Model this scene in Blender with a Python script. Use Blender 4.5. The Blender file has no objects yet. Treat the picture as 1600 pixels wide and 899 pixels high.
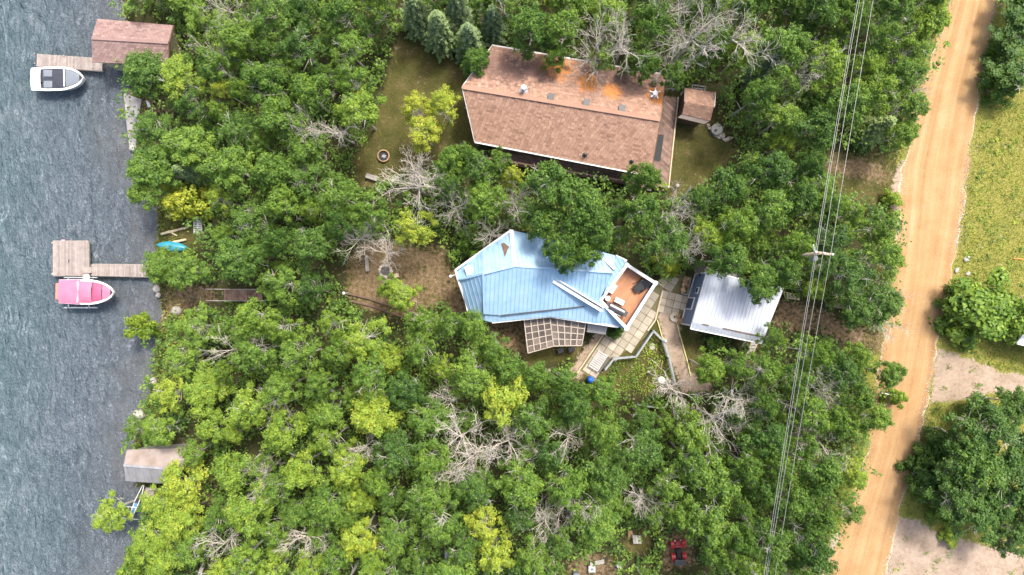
import bpy, math, random
import numpy as np
from mathutils import Vector, Matrix

# ------------------------------------------------------------------ camera, sky, sun, exposure
scene = bpy.context.scene
C = scene.collection
CAM_H = 60.0
cam = bpy.data.cameras.new('drone_camera')
cam.lens = 24.0
cam.sensor_width = 36.0
cam.clip_end = 3000
cam_o = bpy.data.objects.new('drone_camera', cam)
cam_o.location = (0, 0, CAM_H)
cam_o.rotation_euler = (0, 0, 0)
C.objects.link(cam_o)
scene.camera = cam_o

SUN_EL, SUN_AZ = math.radians(60), math.radians(58)      # azimuth counted from +X towards +Y
sun_dir = Vector((math.cos(SUN_EL) * math.cos(SUN_AZ), math.cos(SUN_EL) * math.sin(SUN_AZ), math.sin(SUN_EL)))
world = bpy.data.worlds.new('World')
scene.world = world
world.use_nodes = True
wn = world.node_tree
sky = wn.nodes.new('ShaderNodeTexSky')
sky.sky_type = 'NISHITA'
sky.sun_disc = False
sky.sun_elevation = SUN_EL
sky.sun_rotation = math.radians(90) - SUN_AZ
sky.dust_density = 6.0
sky.air_density = 1.2
bg = next(n for n in wn.nodes if n.type == 'BACKGROUND')
wn.links.new(sky.outputs[0], bg.inputs[0])
bg.inputs[1].default_value = 0.15
sl = bpy.data.lights.new('sun', 'SUN')
sl.energy = 2.2
sl.angle = math.radians(10.0)
sl.color = (1.0, 0.96, 0.88)
so = bpy.data.objects.new('sun', sl)
so.rotation_euler = sun_dir.to_track_quat('Z', 'Y').to_euler()
so.location = (30, 10, 50)
C.objects.link(so)
scene.view_settings.view_transform = 'Standard'
scene.view_settings.look = 'None'
scene.view_settings.gamma = 1.0
scene.view_settings.exposure = 1.1

# ------------------------------------------------------------------ helpers
S = 1.5 / 1600.0
random.seed(4)
RNG = np.random.default_rng(11)


def W(px, py, z=0.0):
    """A photograph pixel seen at height z -> a point of the place."""
    s = (CAM_H - z) * S
    return Vector(((px - 800) * s, (449.5 - py) * s, z))


def Wn(px, py, z=0.0):
    s = (CAM_H - z) * S
    return (np.asarray(px) - 800) * s, (449.5 - np.asarray(py)) * s


class MB:
    """Collects shapes, builds ONE mesh object."""

    def __init__(self):
        self.v, self.f, self.t = [], [], []

    def add(self, vs, fs, tint=0.5):
        n = len(self.v)
        self.v.extend([tuple(p) for p in vs])
        for q in fs:
            self.f.append([n + i for i in q])
            self.t.append(tint)

    def box(self, c, size, rz=0.0, tint=0.5, M=None):
        x, y, z = size[0] / 2, size[1] / 2, size[2] / 2
        m = Matrix.Rotation(rz, 3, 'Z') if M is None else M
        c = Vector(c)
        vs = [c + m @ Vector(p) for p in ((-x, -y, -z), (x, -y, -z), (x, y, -z), (-x, y, -z), (-x, -y, z), (x, -y, z), (x, y, z), (-x, y, z))]
        self.add(vs, [(3, 2, 1, 0), (4, 5, 6, 7), (0, 1, 5, 4), (1, 2, 6, 5), (2, 3, 7, 6), (3, 0, 4, 7)], tint)
        return self

    def beam(self, p0, p1, w, h, tint=0.5):
        """A box of width w (level) and depth h from p0 to p1."""
        p0, p1 = Vector(p0), Vector(p1)
        d = p1 - p0
        L = d.length
        if L < 1e-6:
            return self
        d /= L
        side = d.cross(Vector((0, 0, 1)))
        if side.length < 1e-3:
            side = Vector((1, 0, 0))
        side.normalize()
        up = side.cross(d)
        vs = []
        for p in (p0, p1):
            for a, b in ((-1, -1), (1, -1), (1, 1), (-1, 1)):
                vs.append(p + side * (a * w / 2) + up * (b * h / 2))
        self.add(vs, [(0, 1, 2, 3), (7, 6, 5, 4), (0, 4, 5, 1), (1, 5, 6, 2), (2, 6, 7, 3), (3, 7, 4, 0)], tint)
        return self

    def tube(self, p0, p1, r0, r1=None, n=8, caps=True, tint=0.5):
        r1 = r0 if r1 is None else r1
        p0, p1 = Vector(p0), Vector(p1)
        d = (p1 - p0)
        if d.length < 1e-6:
            return self
        d.normalize()
        a = d.cross(Vector((0, 0, 1)))
        if a.length < 1e-3:
            a = Vector((1, 0, 0))
        a.normalize()
        b = d.cross(a)
        vs = []
        for p, r in ((p0, r0), (p1, r1)):
            for k in range(n):
                t = 2 * math.pi * k / n
                vs.append(p + a * (r * math.cos(t)) + b * (r * math.sin(t)))
        fs = [(k, (k + 1) % n, n + (k + 1) % n, n + k) for k in range(n)]
        if caps:
            fs += [tuple(range(n - 1, -1, -1)), tuple(range(n, 2 * n))]
        self.add(vs, fs, tint)
        return self

    def path(self, pts, r, n=8, tint=0.5):
        for a, b in zip(pts[:-1], pts[1:]):
            self.tube(a, b, r, r, n, True, tint)
        return self

    def prism(self, pts, z0, z1, tint=0.5):
        n = len(pts)
        area = sum(pts[i][0] * pts[(i + 1) % n][1] - pts[(i + 1) % n][0] * pts[i][1] for i in range(n))
        if area < 0:
            pts = list(reversed(pts))
        vs = [(p[0], p[1], z0) for p in pts] + [(p[0], p[1], z1) for p in pts]
        fs = [tuple(range(n - 1, -1, -1)), tuple(range(n, 2 * n))]
        fs += [(i, (i + 1) % n, n + (i + 1) % n, n + i) for i in range(n)]
        self.add(vs, fs, tint)
        return self

    def slab(self, pts, th, tint=0.5):
        """Closed slab under a (roughly planar) 3-D polygon."""
        pts = [Vector(p) for p in pts]
        n = len(pts)
        nn = sum(((pts[i] - pts[0]).cross(pts[(i + 1) % n] - pts[0]) for i in range(1, n - 1)), Vector())
        if nn.z < 0:
            pts.reverse()
        vs = pts + [p - Vector((0, 0, th)) for p in pts]
        fs = [tuple(range(n)), tuple(range(2 * n - 1, n - 1, -1))]
        fs += [(n + i, n + (i + 1) % n, (i + 1) % n, i) for i in range(n)]
        self.add(vs, fs, tint)
        return self

    def ball(self, c, r, sx=1, sy=1, sz=1, nu=10, nv=7, jit=0.0, tint=0.5, rz=0.0, rnd=random):
        c = Vector(c)
        vs = []
        m = Matrix.Rotation(rz, 3, 'Z')
        for j in range(1, nv):
            ph = math.pi * j / nv
            for i in range(nu):
                th = 2 * math.pi * i / nu
                k = r * (1 + jit * rnd.uniform(-1, 1))
                vs.append(c + m @ Vector((k * sx * math.sin(ph) * math.cos(th), k * sy * math.sin(ph) * math.sin(th), k * sz * math.cos(ph))))
        fs = []
        for j in range(nv - 2):
            for i in range(nu):
                fs.append((j * nu + i, (j + 1) * nu + i, (j + 1) * nu + (i + 1) % nu, j * nu + (i + 1) % nu))
        vs += [c + Vector((0, 0, r * sz)), c - Vector((0, 0, r * sz))]
        t, b = len(vs) - 2, len(vs) - 1
        for i in range(nu):
            fs.append((t, i, (i + 1) % nu))
            fs.append((b, (nv - 2) * nu + (i + 1) % nu, (nv - 2) * nu + i))
        self.add(vs, fs, tint)
        return self

    def lathe(self, c, prof, n=20, tint=0.5):
        c = Vector(c)
        vs, fs = [], []
        for r, z in prof:
            for k in range(n):
                t = 2 * math.pi * k / n
                vs.append(c + Vector((r * math.cos(t), r * math.sin(t), z)))
        for j in range(len(prof) - 1):
            for k in range(n):
                fs.append((j * n + k, j * n + (k + 1) % n, (j + 1) * n + (k + 1) % n, (j + 1) * n + k))
        self.add(vs, fs, tint)
        return self

    def mesh(self, name):
        me = bpy.data.meshes.new(name)
        me.from_pydata(self.v, [], self.f)
        at = me.attributes.new('tint', 'FLOAT', 'FACE')
        at.data.foreach_set('value', np.array(self.t, dtype=np.float32))
        me.update()
        return me

    def build(self, name, mat, parent=None, smooth=False, bevel=0.0):
        me = self.mesh(name)
        me.materials.append(mat)
        if smooth:
            me.polygons.foreach_set('use_smooth', [True] * len(me.polygons))
        o = bpy.data.objects.new(name, me)
        C.objects.link(o)
        if parent is not None:
            o.parent = parent
            o.matrix_parent_inverse = Matrix.Translation(parent.location).inverted() if parent.type == 'EMPTY' else Matrix.Identity(4)
        if bevel:
            b = o.modifiers.new('bevel', 'BEVEL')
            b.width = bevel
            b.segments = 2
            b.limit_method = 'ANGLE'
        return o


def thing(name, label, cat, loc=(0, 0, 0), group=None):
    o = bpy.data.objects.new(name, None)
    C.objects.link(o)
    o.location = loc
    o.empty_display_size = 0.3
    return tag(o, label, cat, group)


def tag(o, label=None, cat=None, group=None, kind=None):
    if label: o['label'] = label
    if cat: o['category'] = cat
    if group: o['group'] = group
    if kind: o['kind'] = kind
    return o


def stuff(o):
    o['kind'] = 'stuff'
    return o


def raw_mesh(name, verts, faces_n, tints=None, mat=None):
    """verts (N*k,3), every k verts make one face."""
    k = faces_n
    nv = len(verts)
    nf = nv // k
    me = bpy.data.meshes.new(name)
    me.vertices.add(nv)
    me.vertices.foreach_set('co', np.ascontiguousarray(verts, dtype=np.float32).ravel())
    me.loops.add(nv)
    me.loops.foreach_set('vertex_index', np.arange(nv, dtype=np.int32))
    me.polygons.add(nf)
    me.polygons.foreach_set('loop_start', np.arange(0, nv, k, dtype=np.int32))
    if tints is not None:
        at = me.attributes.new('tint', 'FLOAT', 'FACE')
        at.data.foreach_set('value', np.ascontiguousarray(tints, dtype=np.float32))
    me.update(calc_edges=True)
    if mat: me.materials.append(mat)
    return me


# ------------------------------------------------------------------ materials
def new_mat(name):
    m = bpy.data.materials.new(name)
    m.use_nodes = True
    nt = m.node_tree
    return m, nt, nt.nodes['Principled BSDF']


def nd(nt, kind, **kw):
    n = nt.nodes.new(kind)
    for k, v in kw.items():
        setattr(n, k, v)
    return n


def noise(nt, scale, detail=3.0, rough=0.55, vec=None, dist=0.0):
    n = nd(nt, 'ShaderNodeTexNoise')
    n.inputs['Scale'].default_value = scale
    n.inputs['Detail'].default_value = detail
    n.inputs['Roughness'].default_value = rough
    n.inputs['Distortion'].default_value = dist
    nt.links.new(vec if vec is not None else nd(nt, 'ShaderNodeNewGeometry').outputs['Position'], n.inputs['Vector'])
    return n.outputs['Fac']


def ramp(nt, fac, stops):
    r = nd(nt, 'ShaderNodeValToRGB')
    while len(r.color_ramp.elements) < len(stops):
        r.color_ramp.elements.new(0.5)
    for e, (p, c) in zip(r.color_ramp.elements, stops):
        e.position = p
        e.color = (c[0], c[1], c[2], 1)
    nt.links.new(fac, r.inputs['Fac'])
    return r.outputs['Color']


def mixc(nt, fac, a, b, mode='MIX'):
    n = nd(nt, 'ShaderNodeMix', data_type='RGBA', blend_type=mode)
    for sock, val in ((n.inputs['Factor'], fac), (n.inputs['A'], a), (n.inputs['B'], b)):
        if isinstance(val, (int, float)):
            sock.default_value = val
        elif isinstance(val, tuple):
            sock.default_value = (*val, 1)
        else:
            nt.links.new(val, sock)
    return n.outputs['Result']


def mth(nt, op, a, b=None, clamp=False):
    n = nd(nt, 'ShaderNodeMath', operation=op, use_clamp=clamp)
    for s, v in ((n.inputs[0], a), (n.inputs[1], b)):
        if v is None: continue
        if isinstance(v, (int, float)): s.default_value = v
        else: nt.links.new(v, s)
    return n.outputs[0]


def smooth(nt, x, lo, hi):
    n = nd(nt, 'ShaderNodeMapRange', interpolation_type='SMOOTHSTEP')
    nt.links.new(x, n.inputs['Value'])
    n.inputs['From Min'].default_value = lo
    n.inputs['From Max'].default_value = hi
    return n.outputs['Result']


def mapping(nt, scale, rot=0.0, obj=False):
    src = nd(nt, 'ShaderNodeTexCoord').outputs['Object'] if obj else nd(nt, 'ShaderNodeNewGeometry').outputs['Position']
    m = nd(nt, 'ShaderNodeMapping')
    m.inputs['Scale'].default_value = scale
    m.inputs['Rotation'].default_value = (0, 0, rot)
    nt.links.new(src, m.inputs['Vector'])
    return m.outputs['Vector']


def bump(nt, bs, h, strength=0.3, dist=0.02):
    b = nd(nt, 'ShaderNodeBump')
    b.inputs['Strength'].default_value = strength
    b.inputs['Distance'].default_value = dist
    nt.links.new(h, b.inputs['Height'])
    nt.links.new(b.outputs['Normal'], bs.inputs['Normal'])


def attr(nt, name, kind='GEOMETRY', out='Fac'):
    a = nd(nt, 'ShaderNodeAttribute', attribute_type=kind, attribute_name=name)
    return a.outputs[out]


def simple(name, c1, c2=None, rough=0.7, scale=3.0, metal=0.0, bmp=0.0, stretch=None, rot=0.0, tintamt=0.0, spec=0.5):
    """Worn paint/wood/stone: two tones by noise, per-piece tint, fine relief."""
    m, nt, bs = new_mat(name)
    c2 = c2 or tuple(x * 0.75 for x in c1)
    vec = mapping(nt, stretch or (1, 1, 1), rot)
    f = noise(nt, scale, 5, 0.6, vec)
    col = ramp(nt, f, [(0.3, c2), (0.68, c1)])
    if tintamt:
        t = attr(nt, 'tint')
        k = mth(nt, 'ADD', 1 - tintamt, mth(nt, 'MULTIPLY', t, 2 * tintamt))
        cmb = nd(nt, 'ShaderNodeCombineColor')
        for i in range(3): nt.links.new(k, cmb.inputs[i])
        col = mixc(nt, 1.0, col, cmb.outputs[0], 'MULTIPLY')
    nt.links.new(col, bs.inputs['Base Color'])
    bs.inputs['Roughness'].default_value = rough
    bs.inputs['Metallic'].default_value = metal
    bs.inputs['Specular IOR Level'].default_value = spec
    if bmp:
        bump(nt, bs, noise(nt, scale * 6, 4, 0.6, vec), bmp, 0.02)
    return m


def leaf_mat(name, stops, trans=0.3, amt=0.55):
    m, nt, bs = new_mat(name)
    out = nt.nodes['Material Output']
    nt.nodes.remove(bs)
    tone = attr(nt, 'tone', 'OBJECT')
    tint = attr(nt, 'tint')
    rnd = nd(nt, 'ShaderNodeObjectInfo').outputs['Random']
    x = mth(nt, 'ADD', tone, mth(nt, 'MULTIPLY', mth(nt, 'SUBTRACT', tint, 0.5), amt))
    x = mth(nt, 'ADD', x, mth(nt, 'MULTIPLY', mth(nt, 'SUBTRACT', rnd, 0.5), 0.10), True)
    col = ramp(nt, x, stops)
    d = nd(nt, 'ShaderNodeBsdfPrincipled')
    d.inputs['Roughness'].default_value = 0.55
    d.inputs['Specular IOR Level'].default_value = 0.35
    nt.links.new(col, d.inputs['Base Color'])
    t = nd(nt, 'ShaderNodeBsdfTranslucent')
    tc = mixc(nt, 1.0, col, (1.25, 1.2, 0.5), 'MULTIPLY')
    nt.links.new(tc, t.inputs['Color'])
    mx = nd(nt, 'ShaderNodeMixShader')
    mx.inputs[0].default_value = trans
    nt.links.new(d.outputs[0], mx.inputs[1])
    nt.links.new(t.outputs[0], mx.inputs[2])
    nt.links.new(mx.outputs[0], out.inputs['Surface'])
    return m


M = {}
LEAF_STOPS = [(0.0, (0.022, 0.062, 0.016)), (0.3, (0.066, 0.140, 0.026)), (0.55, (0.132, 0.232, 0.034)), (0.78, (0.235, 0.345, 0.040)), (1.0, (0.40, 0.43, 0.05))]
M['leaf'] = leaf_mat('aspen_leaf', LEAF_STOPS)
M['needle'] = leaf_mat('spruce_needle', [(0.0, (0.045, 0.085, 0.035)), (0.5, (0.13, 0.20, 0.085)), (1.0, (0.26, 0.34, 0.10))], 0.1)
M['grassblade'] = leaf_mat('grass_blade', [(0.0, (0.075, 0.115, 0.025)), (0.35, (0.165, 0.205, 0.038)), (0.65, (0.30, 0.31, 0.075)), (1.0, (0.50, 0.44, 0.16))], 0.2, 0.8)
M['bark'] = simple('aspen_bark', (0.56, 0.54, 0.48), (0.34, 0.32, 0.27), 0.85, 4, bmp=0.3)
M['dead'] = simple('dead_wood', (0.58, 0.53, 0.47), (0.38, 0.34, 0.29), 0.85, 6)
M['dark_bark'] = simple('spruce_bark', (0.10, 0.075, 0.055), (0.05, 0.04, 0.03), 0.9, 6)


def make_ground_mat():
    m, nt, bs = new_mat('ground_mix')
    za = nd(nt, 'ShaderNodeAttribute', attribute_name='zone_a')
    zb = nd(nt, 'ShaderNodeAttribute', attribute_name='zone_b')
    sa = nd(nt, 'ShaderNodeSeparateColor'); nt.links.new(za.outputs['Color'], sa.inputs[0])
    sb = nd(nt, 'ShaderNodeSeparateColor'); nt.links.new(zb.outputs['Color'], sb.inputs[0])
    n1 = noise(nt, 0.7, 6, 0.62)
    n2 = noise(nt, 3.2, 5, 0.65)
    n3 = noise(nt, 14.0, 4, 0.7)
    litter = ramp(nt, mth(nt, 'ADD', mth(nt, 'MULTIPLY', n2, 0.6), mth(nt, 'MULTIPLY', n3, 0.4)), [(0.35, (0.022, 0.030, 0.012)), (0.5, (0.048, 0.045, 0.020)), (0.65, (0.042, 0.062, 0.020))])
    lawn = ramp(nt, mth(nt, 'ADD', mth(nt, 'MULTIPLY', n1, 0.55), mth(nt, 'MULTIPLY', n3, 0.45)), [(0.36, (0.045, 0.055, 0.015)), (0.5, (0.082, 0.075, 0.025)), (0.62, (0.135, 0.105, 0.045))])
    verge = ramp(nt, mth(nt, 'ADD', mth(nt, 'MULTIPLY', n2, 0.5), mth(nt, 'MULTIPLY', n3, 0.5)), [(0.36, (0.10, 0.13, 0.025)), (0.5, (0.21, 0.21, 0.045)), (0.64, (0.36, 0.30, 0.10))])
    dirt = ramp(nt, mth(nt, 'ADD', mth(nt, 'MULTIPLY', n2, 0.5), mth(nt, 'MULTIPLY', n3, 0.5)), [(0.36, (0.085, 0.062, 0.035)), (0.5, (0.165, 0.115, 0.066)), (0.64, (0.27, 0.195, 0.125))])
    grav = ramp(nt, mth(nt, 'ADD', mth(nt, 'MULTIPLY', n1, 0.35), mth(nt, 'ADD', mth(nt, 'MULTIPLY', n2, 0.3), mth(nt, 'MULTIPLY', n3, 0.35))), [(0.36, (0.20, 0.15, 0.105)), (0.5, (0.32, 0.245, 0.185)), (0.64, (0.43, 0.345, 0.275))])
    bed = ramp(nt, mth(nt, 'ADD', mth(nt, 'MULTIPLY', n3, .7), mth(nt, 'MULTIPLY', n1, .3)), [(0.36, (0.07, 0.07, 0.068)), (0.5, (0.19, 0.175, 0.165)), (0.66, (0.42, 0.385, 0.36))])
    edge = mth(nt, 'MULTIPLY', mth(nt, 'SUBTRACT', mth(nt, 'ADD', mth(nt, 'MULTIPLY', n2, 0.6), mth(nt, 'MULTIPLY', n3, 0.4)), 0.5), 3.2)

    def w(s):
        return smooth(nt, mth(nt, 'ADD', s, mth(nt, 'ADD', edge, mth(nt, 'MULTIPLY', mth(nt, 'SUBTRACT', n1, .5), 1.2))), 0.3, 0.7)
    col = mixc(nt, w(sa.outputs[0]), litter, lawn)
    col = mixc(nt, w(sa.outputs[1]), col, verge)
    col = mixc(nt, w(sa.outputs[2]), col, dirt)
    col = mixc(nt, w(sb.outputs[0]), col, grav)
    col = mixc(nt, w(sb.outputs[1]), col, bed)
    nt.links.new(col, bs.inputs['Base Color'])
    bs.inputs['Roughness'].default_value = 0.95
    bs.inputs['Specular IOR Level'].default_value = 0.1
    bump(nt, bs, mth(nt, 'ADD', n2, n3), 0.7, 0.08)
    return m


def make_road_mat():
    m, nt, bs = new_mat('orange_gravel')
    uv = nd(nt, 'ShaderNodeUVMap').outputs['UV']
    mp = nd(nt, 'ShaderNodeMapping'); nt.links.new(uv, mp.inputs['Vector'])
    mp.inputs['Scale'].default_value = (7.0, 0.022, 1)
    streak = noise(nt, 1.0, 4, 0.6, mp.outputs[0], 0.1)
    n2 = noise(nt, 9.0, 5, 0.7)
    n3 = noise(nt, 0.5, 3, 0.5)
    f = mth(nt, 'ADD', mth(nt, 'MULTIPLY', streak, 0.44), mth(nt, 'ADD', mth(nt, 'MULTIPLY', n2, 0.30), mth(nt, 'MULTIPLY', n3, 0.26)))
    col = ramp(nt, f, [(0.32, (0.215, 0.120, 0.055)), (0.46, (0.315, 0.192, 0.092)), (0.56, (0.375, 0.242, 0.124)), (0.70, (0.46, 0.32, 0.19))])
    # pale stones thrown to both edges
    sx = nd(nt, 'ShaderNodeSeparateXYZ'); nt.links.new(uv, sx.inputs[0])
    e = mth(nt, 'ABSOLUTE', mth(nt, 'SUBTRACT', sx.outputs[0], 0.5))
    e = smooth(nt, mth(nt, 'ADD', e, mth(nt, 'MULTIPLY', mth(nt, 'SUBTRACT', n2, 0.5), 0.16)), 0.47, 0.51)
    e = mth(nt, 'MULTIPLY', e, smooth(nt, noise(nt, .16, 3, .6), .42, .62))
    pale = ramp(nt, n2, [(0.4, (0.40, 0.33, 0.26)), (0.62, (0.66, 0.59, 0.51))])
    col = mixc(nt, e, col, pale)
    nt.links.new(col, bs.inputs['Base Color'])
    bs.inputs['Roughness'].default_value = 0.95
    bs.inputs['Specular IOR Level'].default_value = 0.1
    bump(nt, bs, mth(nt, 'ADD', n2, mth(nt, 'MULTIPLY', streak, 1.5)), 0.5, 0.05)
    return m


def make_water_mat():
    m, nt, bs = new_mat('lake_water')
    v1 = mapping(nt, (1.0, 0.42, 1), math.radians(-14))
    n1 = noise(nt, 0.55, 3, 0.5, v1, 0.8)
    n2 = noise(nt, 2.2, 4, 0.6, v1, 0.6)
    n3 = noise(nt, 7.5, 3, 0.6, mapping(nt, (1, 0.75, 1), 0.3))
    big = noise(nt, 0.12, 3, 0.5)
    px = nd(nt, 'ShaderNodeSeparateXYZ'); nt.links.new(nd(nt, 'ShaderNodeNewGeometry').outputs['Position'], px.inputs[0])
    shallow = smooth(nt, mth(nt, 'ADD', px.outputs[0], mth(nt, 'MULTIPLY', big, 9)), -48.0, -27.0)
    n4 = noise(nt, 5.5, 5, 0.75)
    n5 = noise(nt, 1.1, 4, 0.65, v1, 1.2)
    deepc = ramp(nt, mth(nt, 'ADD', mth(nt, 'MULTIPLY', n5, 0.55), mth(nt, 'ADD', mth(nt, 'MULTIPLY', n4, .2), mth(nt, 'MULTIPLY', big, 0.25))), [(0.36, (0.060, 0.098, 0.118)), (0.47, (0.088, 0.135, 0.140)), (0.55, (0.118, 0.160, 0.172)), (0.64, (0.185, 0.225, 0.225))])
    shal = ramp(nt, mth(nt, 'ADD', mth(nt, 'MULTIPLY', n4, .68), mth(nt, 'MULTIPLY', n5, .32)), [(0.34, (0.060, 0.082, 0.108)), (0.5, (0.108, 0.135, 0.165)), (0.58, (0.17, 0.195, 0.225)), (0.68, (0.38, 0.39, 0.40))])
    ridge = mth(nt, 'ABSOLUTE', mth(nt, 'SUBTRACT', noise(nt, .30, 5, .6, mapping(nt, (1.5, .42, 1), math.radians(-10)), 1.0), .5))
    crest_glints = mth(nt, 'MULTIPLY', smooth(nt, ridge, .022, .002), mth(nt, 'MULTIPLY', smooth(nt, noise(nt, .5, 3, .6), .46, .66), smooth(nt, px.outputs[0], -33.0, -41.0)))
    deepc = mixc(nt, mth(nt, 'MULTIPLY', crest_glints, .5), deepc, (0.42, 0.50, 0.52))  # bright wave-crest glints painted into the deep water colour as pale streaks
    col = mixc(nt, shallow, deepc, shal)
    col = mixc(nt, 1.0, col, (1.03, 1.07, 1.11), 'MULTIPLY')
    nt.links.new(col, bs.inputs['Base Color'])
    near = smooth(nt, mth(nt, 'ADD', attr(nt, 'shore'), mth(nt, 'MULTIPLY', mth(nt, 'ADD', mth(nt, 'SUBTRACT', n5, .5), mth(nt, 'SUBTRACT', big, .5)), 11.0)), 6.5, -1.5)
    al = mth(nt, 'SUBTRACT', mth(nt, 'SUBTRACT', 0.94, mth(nt, 'MULTIPLY', shallow, 0.2)), mth(nt, 'MULTIPLY', near, .32))
    nt.links.new(al, bs.inputs['Alpha'])
    bs.inputs['Roughness'].default_value = 0.08
    bs.inputs['IOR'].default_value = 1.33
    h = mth(nt, 'ADD', mth(nt, 'MULTIPLY', n1, 1.6), mth(nt, 'ADD', mth(nt, 'MULTIPLY', n2, 1.1), mth(nt, 'MULTIPLY', n3, 0.40)))
    bump(nt, bs, h, 1.0, 0.6)
    return m


M['ground'] = make_ground_mat()
M['road'] = make_road_mat()
M['water'] = make_water_mat()


def make_shingle_mat(name, c_dark, c_mid, c_light, lichen=None, dark_blobs=None):
    m, nt, bs = new_mat(name)
    t = attr(nt, 'tint')
    n1 = noise(nt, 0.8, 5, 0.65)
    n2 = noise(nt, 9, 4, 0.6)
    f = mth(nt, 'ADD', mth(nt, 'MULTIPLY', t, 0.5), mth(nt, 'ADD', mth(nt, 'MULTIPLY', n1, 0.3), mth(nt, 'MULTIPLY', n2, 0.2)))
    col = ramp(nt, f, [(0.2, c_dark), (0.5, c_mid), (0.8, c_light)])
    pos = nd(nt, 'ShaderNodeNewGeometry').outputs['Position']

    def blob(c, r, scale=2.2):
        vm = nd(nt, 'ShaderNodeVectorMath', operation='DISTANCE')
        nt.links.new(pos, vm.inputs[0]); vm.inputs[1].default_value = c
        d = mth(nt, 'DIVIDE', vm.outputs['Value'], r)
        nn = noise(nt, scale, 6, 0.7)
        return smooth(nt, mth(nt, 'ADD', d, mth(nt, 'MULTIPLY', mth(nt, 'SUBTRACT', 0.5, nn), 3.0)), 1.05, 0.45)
    for c, r in (lichen or []):
        col = mixc(nt, mth(nt, 'MULTIPLY', blob(c, r), 0.8), col, (0.52, 0.20, 0.045))
    for c, r in (dark_blobs or []):
        col = mixc(nt, mth(nt, 'MULTIPLY', blob(c, r, 2.6), 0.65), col, (0.12, 0.075, 0.065))  # noisy darker brown blobs round the listed roof points
    nt.links.new(col, bs.inputs['Base Color'])
    bs.inputs['Roughness'].default_value = 0.95
    bs.inputs['Specular IOR Level'].default_value = 0.15
    bump(nt, bs, noise(nt, 40, 3, 0.6), 0.3, 0.01)
    return m


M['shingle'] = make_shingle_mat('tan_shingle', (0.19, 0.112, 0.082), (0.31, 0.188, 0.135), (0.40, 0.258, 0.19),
                                lichen=[(W(868, 101, 4.0), 1.5), (W(920, 128, 4.4), 1.1), (W(955, 140, 4.5), 1.0), (W(1030, 150, 4.3), 1.1)],
                                dark_blobs=[(W(775, 105, 4), 2.0), (W(800, 115, 4), 1.8), (W(960, 110, 4), 1.6), (W(835, 110, 4), 1.6)])
M['shingle2'] = make_shingle_mat('mauve_shingle', (0.16, 0.105, 0.095), (0.25, 0.165, 0.15), (0.33, 0.235, 0.21))
M['underlay'] = simple('roof_underlay', (0.14, 0.085, 0.06), None, 0.95)
M['blue_metal'] = simple('blue_metal_roof', (0.285, 0.43, 0.56), (0.205, 0.345, 0.49), 0.40, 1.1, bmp=0.05, spec=0.5)
M['silver_metal'] = simple('silver_metal_roof', (0.42, 0.455, 0.51), (0.33, 0.36, 0.41), 0.4, 0.9, metal=0.3, bmp=0.05, stretch=(1, 0.2, 1))
M['grey_tin'] = simple('grey_tin', (0.33, 0.325, 0.34), (0.22, 0.215, 0.22), 0.55, 1.6, metal=0.25, bmp=0.1, stretch=(1, 0.15, 1))
M['rusty_tin'] = simple('rusty_tin', (0.29, 0.245, 0.225), (0.20, 0.15, 0.12), 0.7, 1.2, bmp=0.1)
M['white'] = simple('white_paint', (0.70, 0.70, 0.69), (0.58, 0.58, 0.57), 0.5, 2.5)
M['offwhite'] = simple('offwhite_plastic', (0.58, 0.565, 0.54), (0.47, 0.455, 0.43), 0.5, 3)
M['bench_white'] = simple('weathered_white_slats', (0.50, 0.49, 0.49), (0.40, 0.39, 0.39), 0.6, 4)
M['cream'] = simple('cream_siding', (0.50, 0.44, 0.30), (0.42, 0.36, 0.24), 0.7, 2)
M['brown_wall'] = simple('brown_siding', (0.15, 0.095, 0.065), (0.10, 0.065, 0.045), 0.8, 2, stretch=(1, 1, 6))
M['slate_wall'] = simple('slate_blue_siding', (0.19, 0.25, 0.37), (0.16, 0.215, 0.32), 0.6, 2, stretch=(1, 1, 8))
M['deck_brown'] = simple('weathered_brown_boards', (0.25, 0.16, 0.125), (0.12, 0.075, 0.06), 0.8, 2.4, bmp=0.2, tintamt=0.35)
M['deck_red'] = simple('cedar_boards', (0.43, 0.19, 0.085), (0.34, 0.14, 0.06), 0.6, 1.5, tintamt=0.12)
M['dock_wood'] = simple('grey_dock_boards', (0.31, 0.265, 0.24), (0.215, 0.18, 0.165), 0.85, 2.2, bmp=0.2, tintamt=0.16)
M['grey_wood'] = simple('grey_timber', (0.36, 0.34, 0.31), (0.23, 0.21, 0.19), 0.85, 3, bmp=0.2, tintamt=0.15)
M['rail_grey'] = simple('galvanised_rail', (0.26, 0.285, 0.295), (0.18, 0.20, 0.21), 0.5, 4, metal=0.2)
M['pale_wood'] = simple('pale_timber', (0.58, 0.49, 0.34), (0.42, 0.33, 0.21), 0.8, 4, bmp=0.2)
M['dark_metal'] = simple('dark_metal', (0.035, 0.036, 0.04), (0.022, 0.022, 0.025), 0.45, 5)
M['black'] = simple('black_fabric', (0.018, 0.019, 0.022), None, 0.75, 5)
M['mat_black'] = simple('black_rubber_mat', (0.03, 0.033, 0.036), (0.02, 0.022, 0.022), 0.8, 5)
M['grill'] = simple('charcoal_enamel', (0.06, 0.062, 0.07), (0.045, 0.045, 0.05), 0.3, 3)
M['smoke_panel'] = simple('smoked_panel', (0.21, 0.17, 0.14), (0.13, 0.105, 0.09), 0.3, 1.2, tintamt=0.4)
M['smoke_panel'].node_tree.nodes['Principled BSDF'].inputs['Alpha'].default_value = 0.6
M['frame_tan'] = simple('gazebo_frame', (0.40, 0.35, 0.30), (0.29, 0.245, 0.21), 0.6, 5)
M['paver'] = simple('concrete_paver', (0.40, 0.355, 0.285), (0.29, 0.25, 0.195), 0.9, 1.6, bmp=0.25, tintamt=0.16)
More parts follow.
